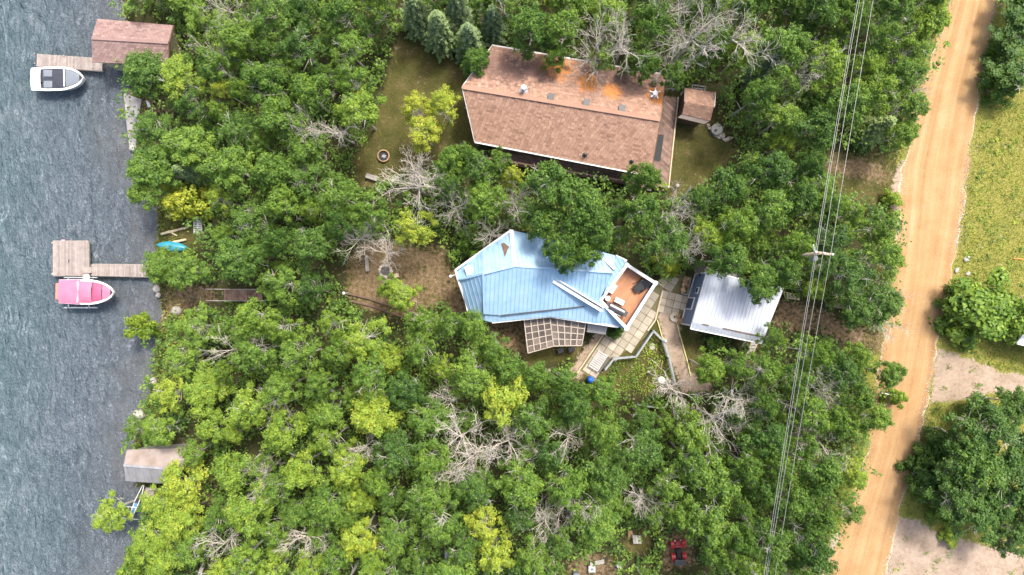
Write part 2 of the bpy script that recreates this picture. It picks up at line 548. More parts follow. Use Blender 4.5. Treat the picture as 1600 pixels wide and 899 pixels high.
M['stone'] = simple('field_stone', (0.46, 0.41, 0.35), (0.25, 0.22, 0.185), 0.9, 2.2, bmp=0.4, tintamt=0.3)
M['pale_stone'] = simple('pale_rock', (0.44, 0.41, 0.37), (0.27, 0.25, 0.22), 0.9, 2.0, bmp=0.4)
M['rust_stone'] = simple('tan_stone', (0.42, 0.27, 0.15), (0.26, 0.17, 0.10), 0.9, 4, bmp=0.4, tintamt=0.3)
M['pink'] = simple('pink_canvas', (0.62, 0.155, 0.245), (0.55, 0.125, 0.205), 0.75, 1.5, bmp=0.1)
M['pink_dark'] = simple('deep_pink_canvas', (0.52, 0.085, 0.175), (0.46, 0.07, 0.15), 0.7, 1.5, bmp=0.1)
M['pink_light'] = simple('faded_pink_vinyl', (0.66, 0.33, 0.39), (0.6, 0.28, 0.34), 0.5, 3)
M['coral'] = simple('coral_canvas', (0.60, 0.20, 0.16), None, 0.75, 2)
M['boat_white'] = simple('gelcoat_white', (0.80, 0.80, 0.80), (0.74, 0.74, 0.74), 0.25, 2)
M['navy'] = simple('navy_upholstery', (0.035, 0.038, 0.055), (0.022, 0.024, 0.035), 0.6, 3)
M['grey_vinyl'] = simple('grey_vinyl', (0.17, 0.19, 0.22), (0.14, 0.155, 0.18), 0.6, 3)
M['teal'] = simple('teal_canoe_paint', (0.035, 0.27, 0.38), (0.03, 0.22, 0.31), 0.4, 2)
M['blue_plastic'] = simple('blue_plastic', (0.01, 0.12, 0.62), (0.01, 0.09, 0.48), 0.4, 4)
M['steelblue'] = simple('blue_painted_frame', (0.12, 0.28, 0.50), (0.09, 0.2, 0.38), 0.4, 4)
M['red'] = simple('red_fender', (0.42, 0.012, 0.018), (0.30, 0.01, 0.014), 0.28, 4)
M['tyre'] = simple('tyre_rubber', (0.025, 0.025, 0.026), (0.04, 0.037, 0.033), 0.9, 5, bmp=0.3)
M['alu'] = simple('aluminium', (0.62, 0.63, 0.65), (0.5, 0.51, 0.53), 0.35, 4, metal=0.6)
M['lamp_globe'] = simple('lamp_globe', (0.78, 0.70, 0.55), (0.70, 0.62, 0.48), 0.3, 4)
M['ash'] = simple('fire_ash', (0.16, 0.15, 0.14), (0.04, 0.04, 0.04), 0.95, 6)
M['wire'] = simple('wire_aluminium', (0.36, 0.36, 0.34), (0.28, 0.28, 0.27), 0.5, 3, metal=0.3)
M['pole_wood'] = simple('pole_timber', (0.42, 0.33, 0.24), (0.28, 0.21, 0.15), 0.85, 3, bmp=0.2)
M['porcelain'] = simple('porcelain', (0.7, 0.7, 0.68), None, 0.2, 4)
M['concrete'] = simple('pale_concrete', (0.36, 0.34, 0.33), (0.26, 0.245, 0.235), 0.9, 1.0, bmp=0.2)
M['rope'] = simple('yellow_edging', (0.55, 0.50, 0.22), (0.45, 0.40, 0.18), 0.8, 4)
M['orange'] = simple('orange_plastic', (0.70, 0.25, 0.06), None, 0.6, 4)
M['glass'] = simple('dark_glass', (0.03, 0.04, 0.05), None, 0.08, 1)

# ------------------------------------------------------------------ where things lie in the photograph (pixels)
SHORE = [(-300, 170), (0, 186), (100, 200), (150, 202), (190, 205), (230, 210), (300, 222), (335, 244), (360, 243), (395, 240), (430, 244), (470, 248), (500, 250), (540, 240), (590, 238), (615, 232), (650, 214), (700, 205), (750, 210), (790, 222), (830, 218), (870, 205), (899, 190), (1200, 170)]
SH_Y = np.array([p[0] for p in SHORE], float)
SH_X = np.array([p[1] for p in SHORE], float)
ROAD_L = [(-160, 1532), (0, 1484), (60, 1466), (130, 1442), (200, 1425), (260, 1410), (330, 1404), (430, 1398), (540, 1378), (620, 1368), (700, 1356), (780, 1330), (830, 1312), (899, 1292), (1060, 1245)]
ROAD_R = [(-160, 1590), (0, 1556), (60, 1545), (130, 1533), (200, 1522), (260, 1513), (330, 1504), (430, 1485), (540, 1464), (620, 1450), (700, 1432), (780, 1410), (830, 1398), (899, 1384), (1060, 1340)]

POLY = {
    'lawn_left': [(620, 62), (660, 55), (700, 80), (728, 105), (748, 240), (700, 262), (640, 262), (600, 290), (560, 290), (548, 262), (575, 210), (598, 150)],
    'lawn_right': [(1052, 195), (1060, 192), (1110, 195), (1145, 225), (1150, 240), (1110, 275), (1075, 305), (1040, 310), (1045, 260)],
    'house_a': [(764, 68), (1050, 115), (1050, 295), (1010, 292), (800, 268), (738, 232), (718, 137)],
    'shed': [(1056, 140), (1120, 140), (1120, 195), (1056, 195)],
    'house_b': [(799, 355), (980, 405), (1032, 442), (980, 522), (912, 552), (820, 560), (735, 505), (705, 425)],
    'garden': [(880, 590), (905, 555), (980, 515), (1030, 440), (1080, 428), (1085, 520), (1100, 540), (1110, 600), (1075, 618), (1000, 618), (940, 600)],
    'garage': [(1065, 420), (1104, 418), (1228, 448), (1192, 540), (1075, 515)],
    'drive_a': [(1215, 462), (1270, 478), (1330, 505), (1390, 520), (1390, 565), (1300, 530), (1235, 518), (1200, 505)],
    'firepit': [(548, 400), (570, 372), (640, 382), (700, 385), (715, 440), (720, 480), (690, 470), (640, 500), (560, 482), (538, 455)],
    'shore_open': [(240, 328), (315, 335), (320, 375), (300, 398), (245, 400)],
    'shore_dirt': [(245, 445), (330, 440), (345, 470), (310, 490), (250, 490)],
    'stairs': [(320, 448), (410, 448), (410, 474), (320, 474)],
    'dirt_top': [(222, 150), (275, 150), (275, 185), (222, 185)],
    'boat_top': [(140, 25), (275, 35), (270, 105), (140, 90)],
    'boat_low': [(190, 695), (300, 700), (280, 765), (190, 765)],
    'gap_low': [(300, 735), (335, 735), (332, 800), (310, 800)],
    'side_a': [(1285, 235), (1410, 245), (1415, 330), (1395, 335), (1300, 300)],
    'quad': [(1035, 835), (1085, 835), (1085, 892), (1035, 892)],
    'camp': [(885, 868), (955, 868), (975, 920), (885, 920)],
    'camp2': [(975, 825), (1020, 825), (1020, 862), (975, 862)],
    'house_side': [(700, 440), (735, 440), (745, 500), (700, 500)],
}
GRAVEL = {
    'drv_r': [(1462, 545), (1500, 555), (1560, 580), (1640, 590), (1640, 615), (1560, 612), (1500, 625), (1455, 632)],
    'drv_b': [(1400, 812), (1425, 812), (1470, 835), (1530, 850), (1600, 862), (1640, 880), (1640, 960), (1370, 960), (1385, 880)],
    'should_l': [(1400, 262), (1422, 240), (1412, 300), (1404, 335), (1392, 320)],
    'should_b': [(1300, 835), (1318, 832), (1296, 905), (1280, 910)],
    'path_c': [(882, 590), (912, 545), (940, 514), (955, 518), (908, 590)],
    'path_a': [(1025, 482), (1058, 490), (1062, 520), (1078, 585), (1112, 600), (1110, 615), (1068, 612), (1050, 570), (1035, 520)],
}
DIRT = {
    'drive_a': POLY['drive_a'], 'firepit': POLY['firepit'], 'shore_dirt': POLY['shore_dirt'], 'dirt_top': POLY['dirt_top'], 'house_side': POLY['house_side'],
    'path_b0': [(884, 588), (906, 550), (940, 514), (958, 520), (914, 588)], 'path_b': [(882, 590), (906, 548), (940, 512), (960, 520), (912, 590)], 'by_house': [(730, 500), (830, 500), (830, 560), (780, 545)],
    'quad': POLY['quad'], 'gap_low': POLY['gap_low'], 'camp': POLY['camp'], 'pathc': [(1160, 560), (1175, 535), (1200, 540), (1170, 600), (1150, 600)],
    'drv2': [(1290, 240), (1400, 255), (1400, 300), (1290, 270)],
}
LAWN = {'a': POLY['lawn_left'], 'b': POLY['lawn_right'], 'c': POLY['garden'], 'g': POLY['firepit'], 'h': POLY['shore_open'], 'd': POLY['side_a'], 'e': POLY['camp2'], 'f': [(820, 540), (910, 540), (905, 560), (820, 575)]}


def inpoly(px, py, poly):
    px, py = np.asarray(px, float), np.asarray(py, float)
    r = np.zeros(px.shape, bool)
    j = len(poly) - 1
    for i in range(len(poly)):
        xi, yi = poly[i]
        xj, yj = poly[j]
        c = ((yi > py) != (yj > py)) & (px < (xj - xi) * (py - yi) / (yj - yi + 1e-9) + xi)
        r ^= c
        j = i
    return r


def road_l(py): return np.interp(py, [p[0] for p in ROAD_L], [p[1] for p in ROAD_L])
def road_r(py): return np.interp(py, [p[0] for p in ROAD_R], [p[1] for p in ROAD_R])
def shore(py): return np.interp(py, SH_Y, SH_X)


# raster of the zones, one cell = 4 pixels of ground
GX = np.arange(-200, 1804, 4.0)
GY = np.arange(-200, 1104, 4.0)
PX, PY = np.meshgrid(GX, GY)


def raster(polys):
    r = np.zeros(PX.shape)
    for p in polys: r = np.maximum(r, inpoly(PX, PY, p))
    return r


def blur(a, n=2):
    for _ in range(n):
        a = (np.roll(a, 1, 0) + np.roll(a, -1, 0) + a) / 3
        a = (np.roll(a, 1, 1) + np.roll(a, -1, 1) + a) / 3
    return a


Z = {}
Z['lawn'] = blur(raster(LAWN.values()), 3)
Z['verge'] = blur(((PX > road_l(PY) - 9) | ((PX > road_l(PY) - 22) & (PY > 560))).astype(float))
Z['dirt'] = .66 * blur(raster(DIRT.values()), 4)
Z['gravel'] = blur(raster(GRAVEL.values()), 1)
Z['bed'] = blur((PX < shore(PY) + 2).astype(float), 1)
CLEAR = raster(list(POLY.values()) + list(GRAVEL.values()) + [LAWN['f']])
CLEAR = np.maximum(CLEAR, (PX < shore(PY)) | (PX > road_l(PY) - 6))


def sample(grid, px, py):
    i = np.clip(((np.asarray(py) + 200) / 4), 0, grid.shape[0] - 1.001)
    j = np.clip(((np.asarray(px) + 200) / 4), 0, grid.shape[1] - 1.001)
    i0, j0 = i.astype(int), j.astype(int)
    fi, fj = i - i0, j - j0
    return grid[i0, j0] * (1 - fi) * (1 - fj) + grid[i0 + 1, j0] * fi * (1 - fj) + grid[i0, j0 + 1] * (1 - fi) * fj + grid[i0 + 1, j0 + 1] * fi * fj


def to_px(x, y, z=0.0):
    s = (CAM_H - z) * S
    return x / s + 800, 449.5 - y / s


def ground_z(x, y):
    px, py = to_px(x, y)
    d = (shore(py) - px) * CAM_H * S
    return np.clip(-0.30 - 0.2 * d, -2.6, 0.0)


# ------------------------------------------------------------------ ground, water, road
def axis(lo, hi, step, far):
    core = np.arange(lo, hi + step / 2, step)
    a = [lo - 4, lo - 12, lo - 40, lo - 120, -far][::-1]
    b = [hi + 4, hi + 12, hi + 40, hi + 120, far]
    return np.concatenate([a, core, b])


ax, ay = axis(-56, 56, 0.36, 600), axis(-36, 36, 0.36, 600)
gx, gy = np.meshgrid(ax, ay)
gz = ground_z(gx, gy)
verts = np.stack([gx, gy, gz], -1).reshape(-1, 3)
nx, ny = len(ax), len(ay)
idx = np.arange(nx * ny).reshape(ny, nx)
quads = np.stack([idx[:-1, :-1], idx[:-1, 1:], idx[1:, 1:], idx[1:, :-1]], -1).reshape(-1, 4)
me = bpy.data.meshes.new('ground')
me.from_pydata(verts.tolist(), [], quads.tolist())
ppx, ppy = to_px(verts[:, 0], verts[:, 1])
for nm, keys in (('zone_a', ('lawn', 'verge', 'dirt')), ('zone_b', ('gravel', 'bed', None))):
    col = np.zeros((len(verts), 4), np.float32)
    col[:, 3] = 1
    for i, k in enumerate(keys):
        if k: col[:, i] = sample(Z[k], ppx, ppy)
    at = me.attributes.new(nm, 'FLOAT_COLOR', 'POINT')
    at.data.foreach_set('color', col.ravel())
me.materials.append(M['ground'])
me.polygons.foreach_set('use_smooth', [True] * len(me.polygons))
go = bpy.data.objects.new('ground', me)
C.objects.link(go)
tag(go, kind='structure')

WZ = -0.30
ys = np.concatenate([[-600], np.linspace(-40, 40, 90), [600]])
offs = np.array([-570, -14, -9, -6, -4.5, -3, -2, -1, 0, 1.2])
sx_ = np.array([(float(shore(449.5 - q / (CAM_H * S))) - 800) * CAM_H * S for q in ys])
wv = np.stack([sx_[:, None] + offs[None, :], np.repeat(ys[:, None], len(offs), 1), np.full((len(ys), len(offs)), WZ)], -1).reshape(-1, 3)
no = len(offs)
wf_ = [(i * no + j, i * no + j + 1, (i + 1) * no + j + 1, (i + 1) * no + j) for i in range(len(ys) - 1) for j in range(no - 1)]
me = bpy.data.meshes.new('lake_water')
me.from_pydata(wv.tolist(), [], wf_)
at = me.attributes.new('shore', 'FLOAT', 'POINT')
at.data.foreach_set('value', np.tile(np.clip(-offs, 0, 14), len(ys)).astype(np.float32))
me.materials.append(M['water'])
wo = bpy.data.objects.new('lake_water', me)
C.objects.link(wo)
tag(wo, kind='structure')

n = 90
yy = np.linspace(-160, 1060, n)
rv, rf, ruv = [], [], []
K = 12
r_ = random.Random(5)
for i, y in enumerate(yy):
    a, b = float(road_l(y)), float(road_r(y))
    for k in range(K + 1):
        u = k / K
        p = W(a + (b - a) * u + (r_.uniform(-4, 4) if k in (0, K) else 0), y, 0)
        rv.append((p.x, p.y, 0.006 + 0.07 * math.sin(math.pi * u)))
        ruv.append((u, -p.y))
for i in range(n - 1):
    for k in range(K):
        q = i * (K + 1) + k
        rf.append((q, q + K + 1, q + K + 2, q + 1))
me = bpy.data.meshes.new('gravel_road')
me.from_pydata(rv, [], rf)
uvl = me.uv_layers.new(name='UVMap')
for lp in me.loops:
    uvl.data[lp.index].uv = ruv[lp.vertex_index]
me.materials.append(M['road'])
me.polygons.foreach_set('use_smooth', [True] * len(me.polygons))
ro = bpy.data.objects.new('gravel_road', me)
C.objects.link(ro)
tag(ro, kind='structure')


# ------------------------------------------------------------------ roofs
def lerp(a, b, t): return a + (b - a) * t


def shingles(mb, A, B, Cc, D, expo=0.17, tabw=0.30, rnd=random.Random(3)):
    """Rows of tabs on the quad A,B (eave) - Cc,D (ridge); every tab its own little slab."""
    A, B, Cc, D = map(Vector, (A, B, Cc, D))
    rows = max(2, int(((D - A).length + (Cc - B).length) / 2 / expo))
    nrm = (B - A).cross(D - A).normalized()
    if nrm.z < 0: nrm = -nrm
    for i in range(rows):
        t0, t1 = i / rows, min(1.0, (i + 1.12) / rows)
        L0, R0, L1, R1 = lerp(A, D, t0), lerp(B, Cc, t0), lerp(A, D, t1), lerp(B, Cc, t1)
        n = max(2, int((R0 - L0).length / tabw))
        off = (0.0, 0.33, 0.66)[i % 3]
        for j in range(-1, n):
            u0, u1 = (j + off + 0.03) / n, (j + 1 + off - 0.03) / n
            u0, u1 = max(0, u0), min(1, u1)
            if u1 - u0 < 0.1 / n: continue
            lift = 0.022 + rnd.uniform(0, 0.012)
            p = [lerp(L0, R0, u0) + nrm * lift, lerp(L0, R0, u1) + nrm * lift, lerp(L1, R1, u1) + nrm * 0.012, lerp(L1, R1, u0) + nrm * 0.012]
            q = [v - nrm * 0.018 for v in p[:2]]
            mb.add(p + q, [(0, 1, 2, 3), (4, 5, 1, 0)], min(1, max(0, rnd.gauss(0.5, 0.22))))


def ribs(mb, poly, d, spacing, w=0.05, h=0.045, lift=0.0):
    """Standing seams on a planar 3-D polygon, running along the level direction d."""
    poly = [Vector(p) for p in poly]
    n = len(poly)
    nn = sum(((poly[i] - poly[0]).cross(poly[(i + 1) % n] - poly[0]) for i in range(1, n - 1)), Vector()).normalized()
    if nn.z < 0: nn = -nn
    d = Vector((d[0], d[1], 0)).normalized()
    e = Vector((-d.y, d.x, 0))
    zz = lambda x, y: poly[0].z - (nn.x * (x - poly[0].x) + nn.y * (y - poly[0].y)) / nn.z
    o = [p.dot(e) for p in poly]
    k = math.ceil((min(o) + 0.05) / spacing) * spacing
    while k < max(o) - 0.05:
        ts = []
        for i in range(n):
            a, b = poly[i], poly[(i + 1) % n]
            ea, eb = a.dot(e), b.dot(e)
            if (ea - k) * (eb - k) < 0:
                t = (k - ea) / (eb - ea)
                ts.append(lerp(a, b, t).dot(d))
        ts.sort()
        for a, b in zip(ts[0::2], ts[1::2]):
            if b - a < 0.1: continue
            p0 = d * (a + 0.02) + e * k
            p1 = d * (b - 0.02) + e * k
            p0.z = zz(p0.x, p0.y); p1.z = zz(p1.x, p1.y)
            mb.beam(p0 + nn * (h / 2 - 0.004 + lift), p1 + nn * (h / 2 - 0.004 + lift), w, h)
        k += spacing
    return mb


def edge_line(mb, pts, w, h, dz=0.0):
    for a, b in zip(pts[:-1], pts[1:]):
        a, b = Vector(a), Vector(b)
        mb.beam(a + Vector((0, 0, dz)), b + Vector((0, 0, dz)), w, h)
    return mb


def wall_ring(mb, pts, top):
    """Walls under an outline; top = heights."""
    n = len(pts)
    for i in range(n):
        a, b = pts[i], pts[(i + 1) % n]
        mb.add([(a[0], a[1], 0), (b[0], b[1], 0), (b[0], b[1], top[(i + 1) % n]), (a[0], a[1], top[i])], [(0, 1, 2, 3)])
    return mb


def inset(pts, d):
    c = sum((Vector(p[:2]) for p in pts), Vector((0, 0))) / len(pts)
    out = []
    for p in pts:
        v = Vector(p[:2]) - c
        out.append(tuple(c + v * max(0.2, (v.length - d) / v.length)))
    return out


# ------------------------------------------------------------------ brown-roofed cabin
ZE, ZR = 3.3, 5.2
cab = thing('cabin', 'large cabin with tan shingle roof stained orange by lichen, above the blue house', 'house', W(880, 175))
UL, UR, LR, LL = W(769, 72, ZE), W(1040, 118, ZE), W(1016, 274, ZE), W(742, 221, ZE)
RL, RR = W(722.5, 136, ZR), W(1031.5, 187, ZR)
mw = MB()
foot = inset([UL, UR, LR, LL], 0.9)
mw.prism(foot, 0, ZE - 0.12)
ml, mr = (Vector(foot[0]) + Vector(foot[3])) / 2, (Vector(foot[1]) + Vector(foot[2])) / 2
for (a, b, m_) in ((foot[0], foot[3], ml), (foot[1], foot[2], mr)):
    mw.add([(*a, ZE - 0.12), (*b, ZE - 0.12), (*m_, ZR - 0.5)], [(0, 1, 2)])
mw.build('wall', M['brown_wall'], cab)
for A, B, Cc, D, nm in ((UL, UR, RR, RL, 'stained upper slope with orange lichen and dark streaks'), (LL, LR, RR, RL, 'lower roof slope of plain tan shingles')):
    rs = MB().slab([A, B, Cc, D], 0.16).build('roof_slope', M['underlay'], cab)
    rs['label'] = nm
    sm = MB()
    shingles(sm, A, B, Cc, D)
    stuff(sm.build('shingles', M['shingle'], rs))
rc = MB()
edge_line(rc, [RL + Vector((0, 0, .05)), RR + Vector((0, 0, .05))], 0.36, 0.05)
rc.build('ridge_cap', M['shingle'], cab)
for a, b in ((UL, UR), (LL, LR)):
    d = Vector((0, 0.07 if a is UL else -0.07, -0.06))
    MB().beam(a + d, b + d, 0.12, 0.12).build('gutter', M['offwhite'], cab)
for a, b in ((RL, UL), (RL, LL), (RR, UR), (RR, LR)):
    s = -0.04 if a is RL else 0.04
    MB().beam(a + Vector((s, 0, -.1)), b + Vector((s, 0, -.1)), 0.06, 0.2).build('fascia', M['offwhite'] if a is RL else M['brown_wall'], cab)


def on_cabin(px, py):
    """Height of the cabin roof under a pixel (iterated)."""
    z = 4.4
    for _ in range(6):
        p = W(px, py, z)
        rd = (RR - RL).to_2d().normalized()
        v = p.to_2d() - RL.to_2d()
        off = rd.x * v.y - rd.y * v.x
        half = 4.1
        z = ZR - min(1, abs(off) / half) * (ZR - ZE)
    return W(px, py, z)


for px, py in ((861, 152), (916, 161), (971.5, 170)):
    p = on_cabin(px, py)
    v = MB().box(p + Vector((0, 0, .12)), (0.42, 0.42, 0.24), -0.17).build('roof_vent', M['brown_wall'], cab)
    MB().box(p + Vector((0, 0, .26)), (0.52, 0.52, 0.04), -0.17).build('vent_cap', M['dark_metal'], v)
for px, py in ((914, 242), (987, 252)):
    p = on_cabin(px, py)
    v = MB().lathe(p, [(0.22, -.05), (0.2, .04), (0.09, .1), (0.08, .45), (0.0, .46)], 12).build('vent_pipe', M['dark_metal'], cab)
p = on_cabin(818, 142)
ch = MB().lathe(p, [(0.42, -.08), (0.36, .06), (0.17, .2), (0.17, .9)], 16).build('flue', M['alu'], cab)
MB().lathe(p, [(0.0, 1.12), (0.2, 1.02), (0.19, .98), (0.0, .98)], 16).build('flue_cap', M['white'], ch)
MB().tube(p + Vector((.17, .05, .5)), p + Vector((.6, .35, .1)), 0.03).build('flue_brace', M['alu'], ch)
p = on_cabin(1021, 150)
an = MB().lathe(p, [(0.32, -.08), (0.28, .05), (0.12, .15), (0.12, .7), (0.2, .72), (0.2, .85), (0, .9)], 14).build('flue', M['alu'], cab)
for a in (0.4, 1.5, 2.7, 3.9, 5.2):
    MB().beam(p + Vector((0, 0, .8)), p + Vector((.5 * math.cos(a), .45 * math.sin(a), .72)), 0.07, 0.04).build('flue_brace', M['white'], an)

# decks round the cabin
dk = thing('deck', 'long dark wooden deck under the lower eave of the tan-roofed cabin', 'deck', W(900, 262))
DZ = 0.9
P0, P1, P2, P3 = W(770, 228, DZ), W(1018, 268, DZ), W(1014, 292, DZ), W(764, 250, DZ)
db = MB()
nb = 17
for i in range(nb):
    t = (i + .5) / nb
    db.beam(lerp(P0, P3, t), lerp(P1, P2, t), (P3 - P0).length / nb - 0.012, 0.04, random.random())
stuff(db.build('deck_boards', M['deck_brown'], dk))
MB().beam(P3 + Vector((0, -.08, -.1)), P2 + Vector((0, -.08, -.1)), 0.06, 0.24).build('rim_joist', M['deck_brown'], dk)
for t in np.linspace(0.02, 0.98, 9):
    q = lerp(P3, P2, float(t))
    MB().box(q + Vector((0, -.02, -.45 + .5)), (0.1, 0.1, 1.9)).build('post', M['deck_brown'], dk)
MB().beam(P3 + Vector((0, -.02, 1.0)), P2 + Vector((0, -.02, 1.0)), 0.12, 0.05).build('hand_rail', M['deck_brown'], dk)

dk2 = thing('deck', 'weathered brown deck of diagonal boards between tan-roofed cabin and shed', 'deck', W(1045, 210))
poly = [W(1036, 150, DZ), W(1058, 152, DZ), W(1043, 294, DZ), W(1012, 289, DZ), W(1026, 200, DZ)]
sm = MB()
d = Vector((1, -1.0, 0)).normalized()
e = Vector((-d.y, d.x, 0))
ks = [p.dot(e) for p in poly]
k = min(ks) + 0.08
while k < max(ks):
    ts = []
    for i in range(len(poly)):
        a, b = poly[i], poly[(i + 1) % len(poly)]
        if (a.dot(e) - k) * (b.dot(e) - k) < 0:
            ts.append(lerp(a, b, (k - a.dot(e)) / (b.dot(e) - a.dot(e))).dot(d))
    ts.sort()
    if len(ts) > 1:
        p0, p1 = d * ts[0] + e * k, d * ts[-1] + e * k
        p0.z = p1.z = DZ
        sm.beam(p0, p1, 0.15, 0.04, random.random())
    k += 0.165
stuff(sm.build('deck_boards', M['deck_brown'], dk2))
MB().beam(poly[1] + Vector((.09, 0, 0.0)), poly[2] + Vector((.09, 0, 0.0)), 0.1, 0.14).build('edge_board', M['pale_wood'], dk2)
for a, b in ((W(1020, 287, .6), W(1041, 293, .6)), (W(1019, 292, .35), W(1039, 298, .35))):
    MB().beam(a, b, 0.3, 0.06).build('step', M['deck_brown'], dk2)
for q in poly:
    MB().box((q.x * 0.995, q.y * 0.99, 0.42), (0.12, 0.12, 0.84)).build('post', M['deck_brown'], dk2)
tag(MB().box(W(1029, 231, DZ + .03), (0.62, 2.3, 0.02), -0.13).build('rubber_mat', M['mat_black']), 'long black rubber mat on the deck beside the tan-roofed cabin', 'mat')
for x, lb in ((1014, 'left of two pale blocks at the foot of the cabin deck steps'), (1029, 'right of two pale blocks at the foot of the cabin deck steps')):
    tag(MB().box(W(x, 296 + (x - 1014) * .1, .12), (0.42, 0.26, 0.24), -.15).build('concrete_block', M['concrete'], bevel=0.02), lb, 'block')

# ------------------------------------------------------------------ shed
shd = thing('shed', 'small shed with orange-tan shingle roof beside the cabin deck', 'shed', W(1088, 168))
e0, r0 = 2.3, 3.0
a0, a1 = W(1071, 138, e0), W(1117, 145, e0)
b0, b1 = W(1066, 172, r0), W(1115, 182, r0)
c0, c1 = W(1059, 184, e0 - .1), W(1100, 194, e0 - .1)
m0, m1 = W(1070, 160, r0), W(1115, 168, r0)
sf = inset([a0, a1, c1, c0], 0.3)
MB().prism(sf, 0, e0 - .1).build('wall', M['brown_wall'], shd)
for q, lb in (((a0, a1, m1, m0), None), ((W(1066, 178, e0 + .1), W(1110, 189, e0 + .1), m1, m0), None)):
    rs = MB().slab(list(q), 0.1).build('roof_slope', M['underlay'], shd)
    sm = MB(); shingles(sm, *q, expo=0.15, tabw=0.25)
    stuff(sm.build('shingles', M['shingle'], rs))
MB().slab([W(1066, 178.5, e0 + .06), W(1109, 189.5, e0 + .06), c1, c0], 0.06).build('awning', M['rusty_tin'], shd)
MB().beam(a0 + Vector((-.05, 0, 0)), m0 + Vector((-.05, 0, 0)), 0.06, 0.14).build('fascia', M['rusty_tin'], shd)
MB().beam(a1 + Vector((.05, 0, 0)), m1 + Vector((.05, 0, 0)), 0.06, 0.14).build('fascia', M['offwhite'], shd)
MB().slab([W(1064, 150, 1.8), W(1069, 143, 2.1), W(1070, 139, 2.1), W(1063, 146, 1.8)], 0.05).build('side_hood', M['rusty_tin'], shd)
rk = thing('timber_rack', 'small empty timber frame behind the tan shed', 'rack', W(1094, 137))
for a, b in (((1082, 133), (1102, 136)), ((1102, 136), (1101, 144)), ((1082, 133), (1081, 141)), ((1084, 138), (1100, 140))):
    MB().beam(W(*a, 1.0), W(*b, 1.0), 0.1, 0.08).build('rail', M['grey_wood'], rk)
for a in ((1082, 133), (1102, 136), (1101, 144), (1081, 141)):
    q = W(*a, 1.0)
    MB().box((q.x, q.y, .48), (0.09, 0.09, 0.96)).build('post', M['grey_wood'], rk)
# stone bed with lidded well
sb = thing('stone_bed', 'low ring of field stones beside the tan shed', 'stone bed', W(1122, 208))
rr = random.Random(8)
for i in range(26):
    t = i / 26
    px = 1106 + 38 * t ** 1.1 + rr.uniform(-1, 1)
    py = 196 + 22 * math.sin(t * 1.9) + rr.uniform(-2, 2)
    MB().ball(W(px, py, .1), rr.uniform(.10, .19), 1, rr.uniform(.7, 1), .7, 7, 5, .15, rr.random(), rr.uniform(0, 3), rr).build('stone', M['stone'], sb, True)
for i in range(14):
    MB().ball(W(1128 + rr.uniform(-10, 12), 212 + rr.uniform(-4, 5), .08), rr.uniform(.1, .2), 1, .8, .6, 7, 5, .15, rr.random(), 0, rr).build('stone', M['stone'], sb, True)
wl = thing('well_cap', 'round grey well lid with dark knob beside the tan shed', 'well', W(1118, 204))
MB().lathe(W(1118, 204), [(.5, 0), (.5, .45), (.42, .5), (0, .52)], 24).build('lid', M['concrete'], wl)
MB().lathe(W(1118, 204, .5), [(.1, 0), (.12, .1), (0, .12)], 12).build('knob', M['dark_metal'], wl)
tag(MB().lathe(W(1056, 292), [(.08, 0), (.08, .5), (.15, .55), (.17, .65), (.1, .72), (0, .74)], 16).build('garden_light', M['concrete'], smooth=True), 'round pale garden light on the lawn below the cabin deck', 'light')

# ------------------------------------------------------------------ blue-roofed house
bh = thing('blue_roofed_house', 'house with angular blue standing-seam metal roof and rooftop deck', 'house', W(840, 450))
hz = {
    'A0': W(799, 359.6, 5.0), 'TL': W(712, 422, 4.3), 'TL2': W(716, 438, 4.3), 'K': W(755, 428, 5.9), 'K2': W(754.5, 391.5, 4.75),
    'N1': W(804, 416, 6.0), 'R1': W(958, 426, 5.6), 'UR': W(962, 400, 4.6), 'UR2': W(979, 408, 4.6), 'UM': W(905, 384, 4.7),
    'LLa': W(727, 470, 3.1), 'LLb': W(735, 499, 2.9), 'LLc': W(757, 491, 4.25), 'CL': W(783, 493, 4.1), 'CR': W(913, 479, 4.3),
    'E0': W(769, 504, 3.5), 'E1': W(859, 494.5, 3.6), 'E2': W(966, 511, 3.5), 'D0': W(937, 468, 4.6), 'P0': W(864, 440, 5.2), 'MB': W(757, 501, 3.6)}
g = hz
up = (0.05, 1)
facets = [
    ('main slope', [g['K'], g['N1'], g['R1'], g['D0'], g['CR'], g['CL'], g['LLc']], (0.06, 1), 'broad sunlit main facet of the blue roof'),
    ('upper left', [g['A0'], g['N1'], g['K'], g['K2']], (-0.12, 1), 'darker blue facet with dark torn patch'),
    ('upper right', [g['A0'] + Vector((.02, 0, 0)), g['UM'], g['UR'], g['R1'], g['N1'] + Vector((.02, 0, 0))], (-0.25, 1), None),
    ('deck side', [g['UR'], g['UR2'], W(940, 466, 4.5), g['R1']], (-0.6, 1), 'narrow blue facet beside the rooftop deck'),
    ('wing', [g['K2'], g['K'], g['TL2'], g['TL']], (-0.12, 1), 'pale flat facet with square skylight'),
    ('lower left', [g['TL2'], g['K'], g['LLc'], g['MB'], g['LLb'], g['LLa']], (-0.25, 1), 'darker blue lower left facet'),
    ('eave', [g['LLc'], g['CL'], g['CR'], g['D0'], W(982, 516, 3.6), g['E2'], g['E1'], g['E0'], g['MB']], (0.06, 1), 'lower eave strip of the blue roof'),
]


def flatten(poly):
    """Least-squares plane through the corners so the panel is truly flat."""
    a = np.array([[p.x, p.y, 1] for p in poly]); b = np.array([p.z for p in poly])
    k = np.linalg.lstsq(a, b, rcond=None)[0]
    return [Vector((p.x, p.y, float(k[0] * p.x + k[1] * p.y + k[2]))) for p in poly], k


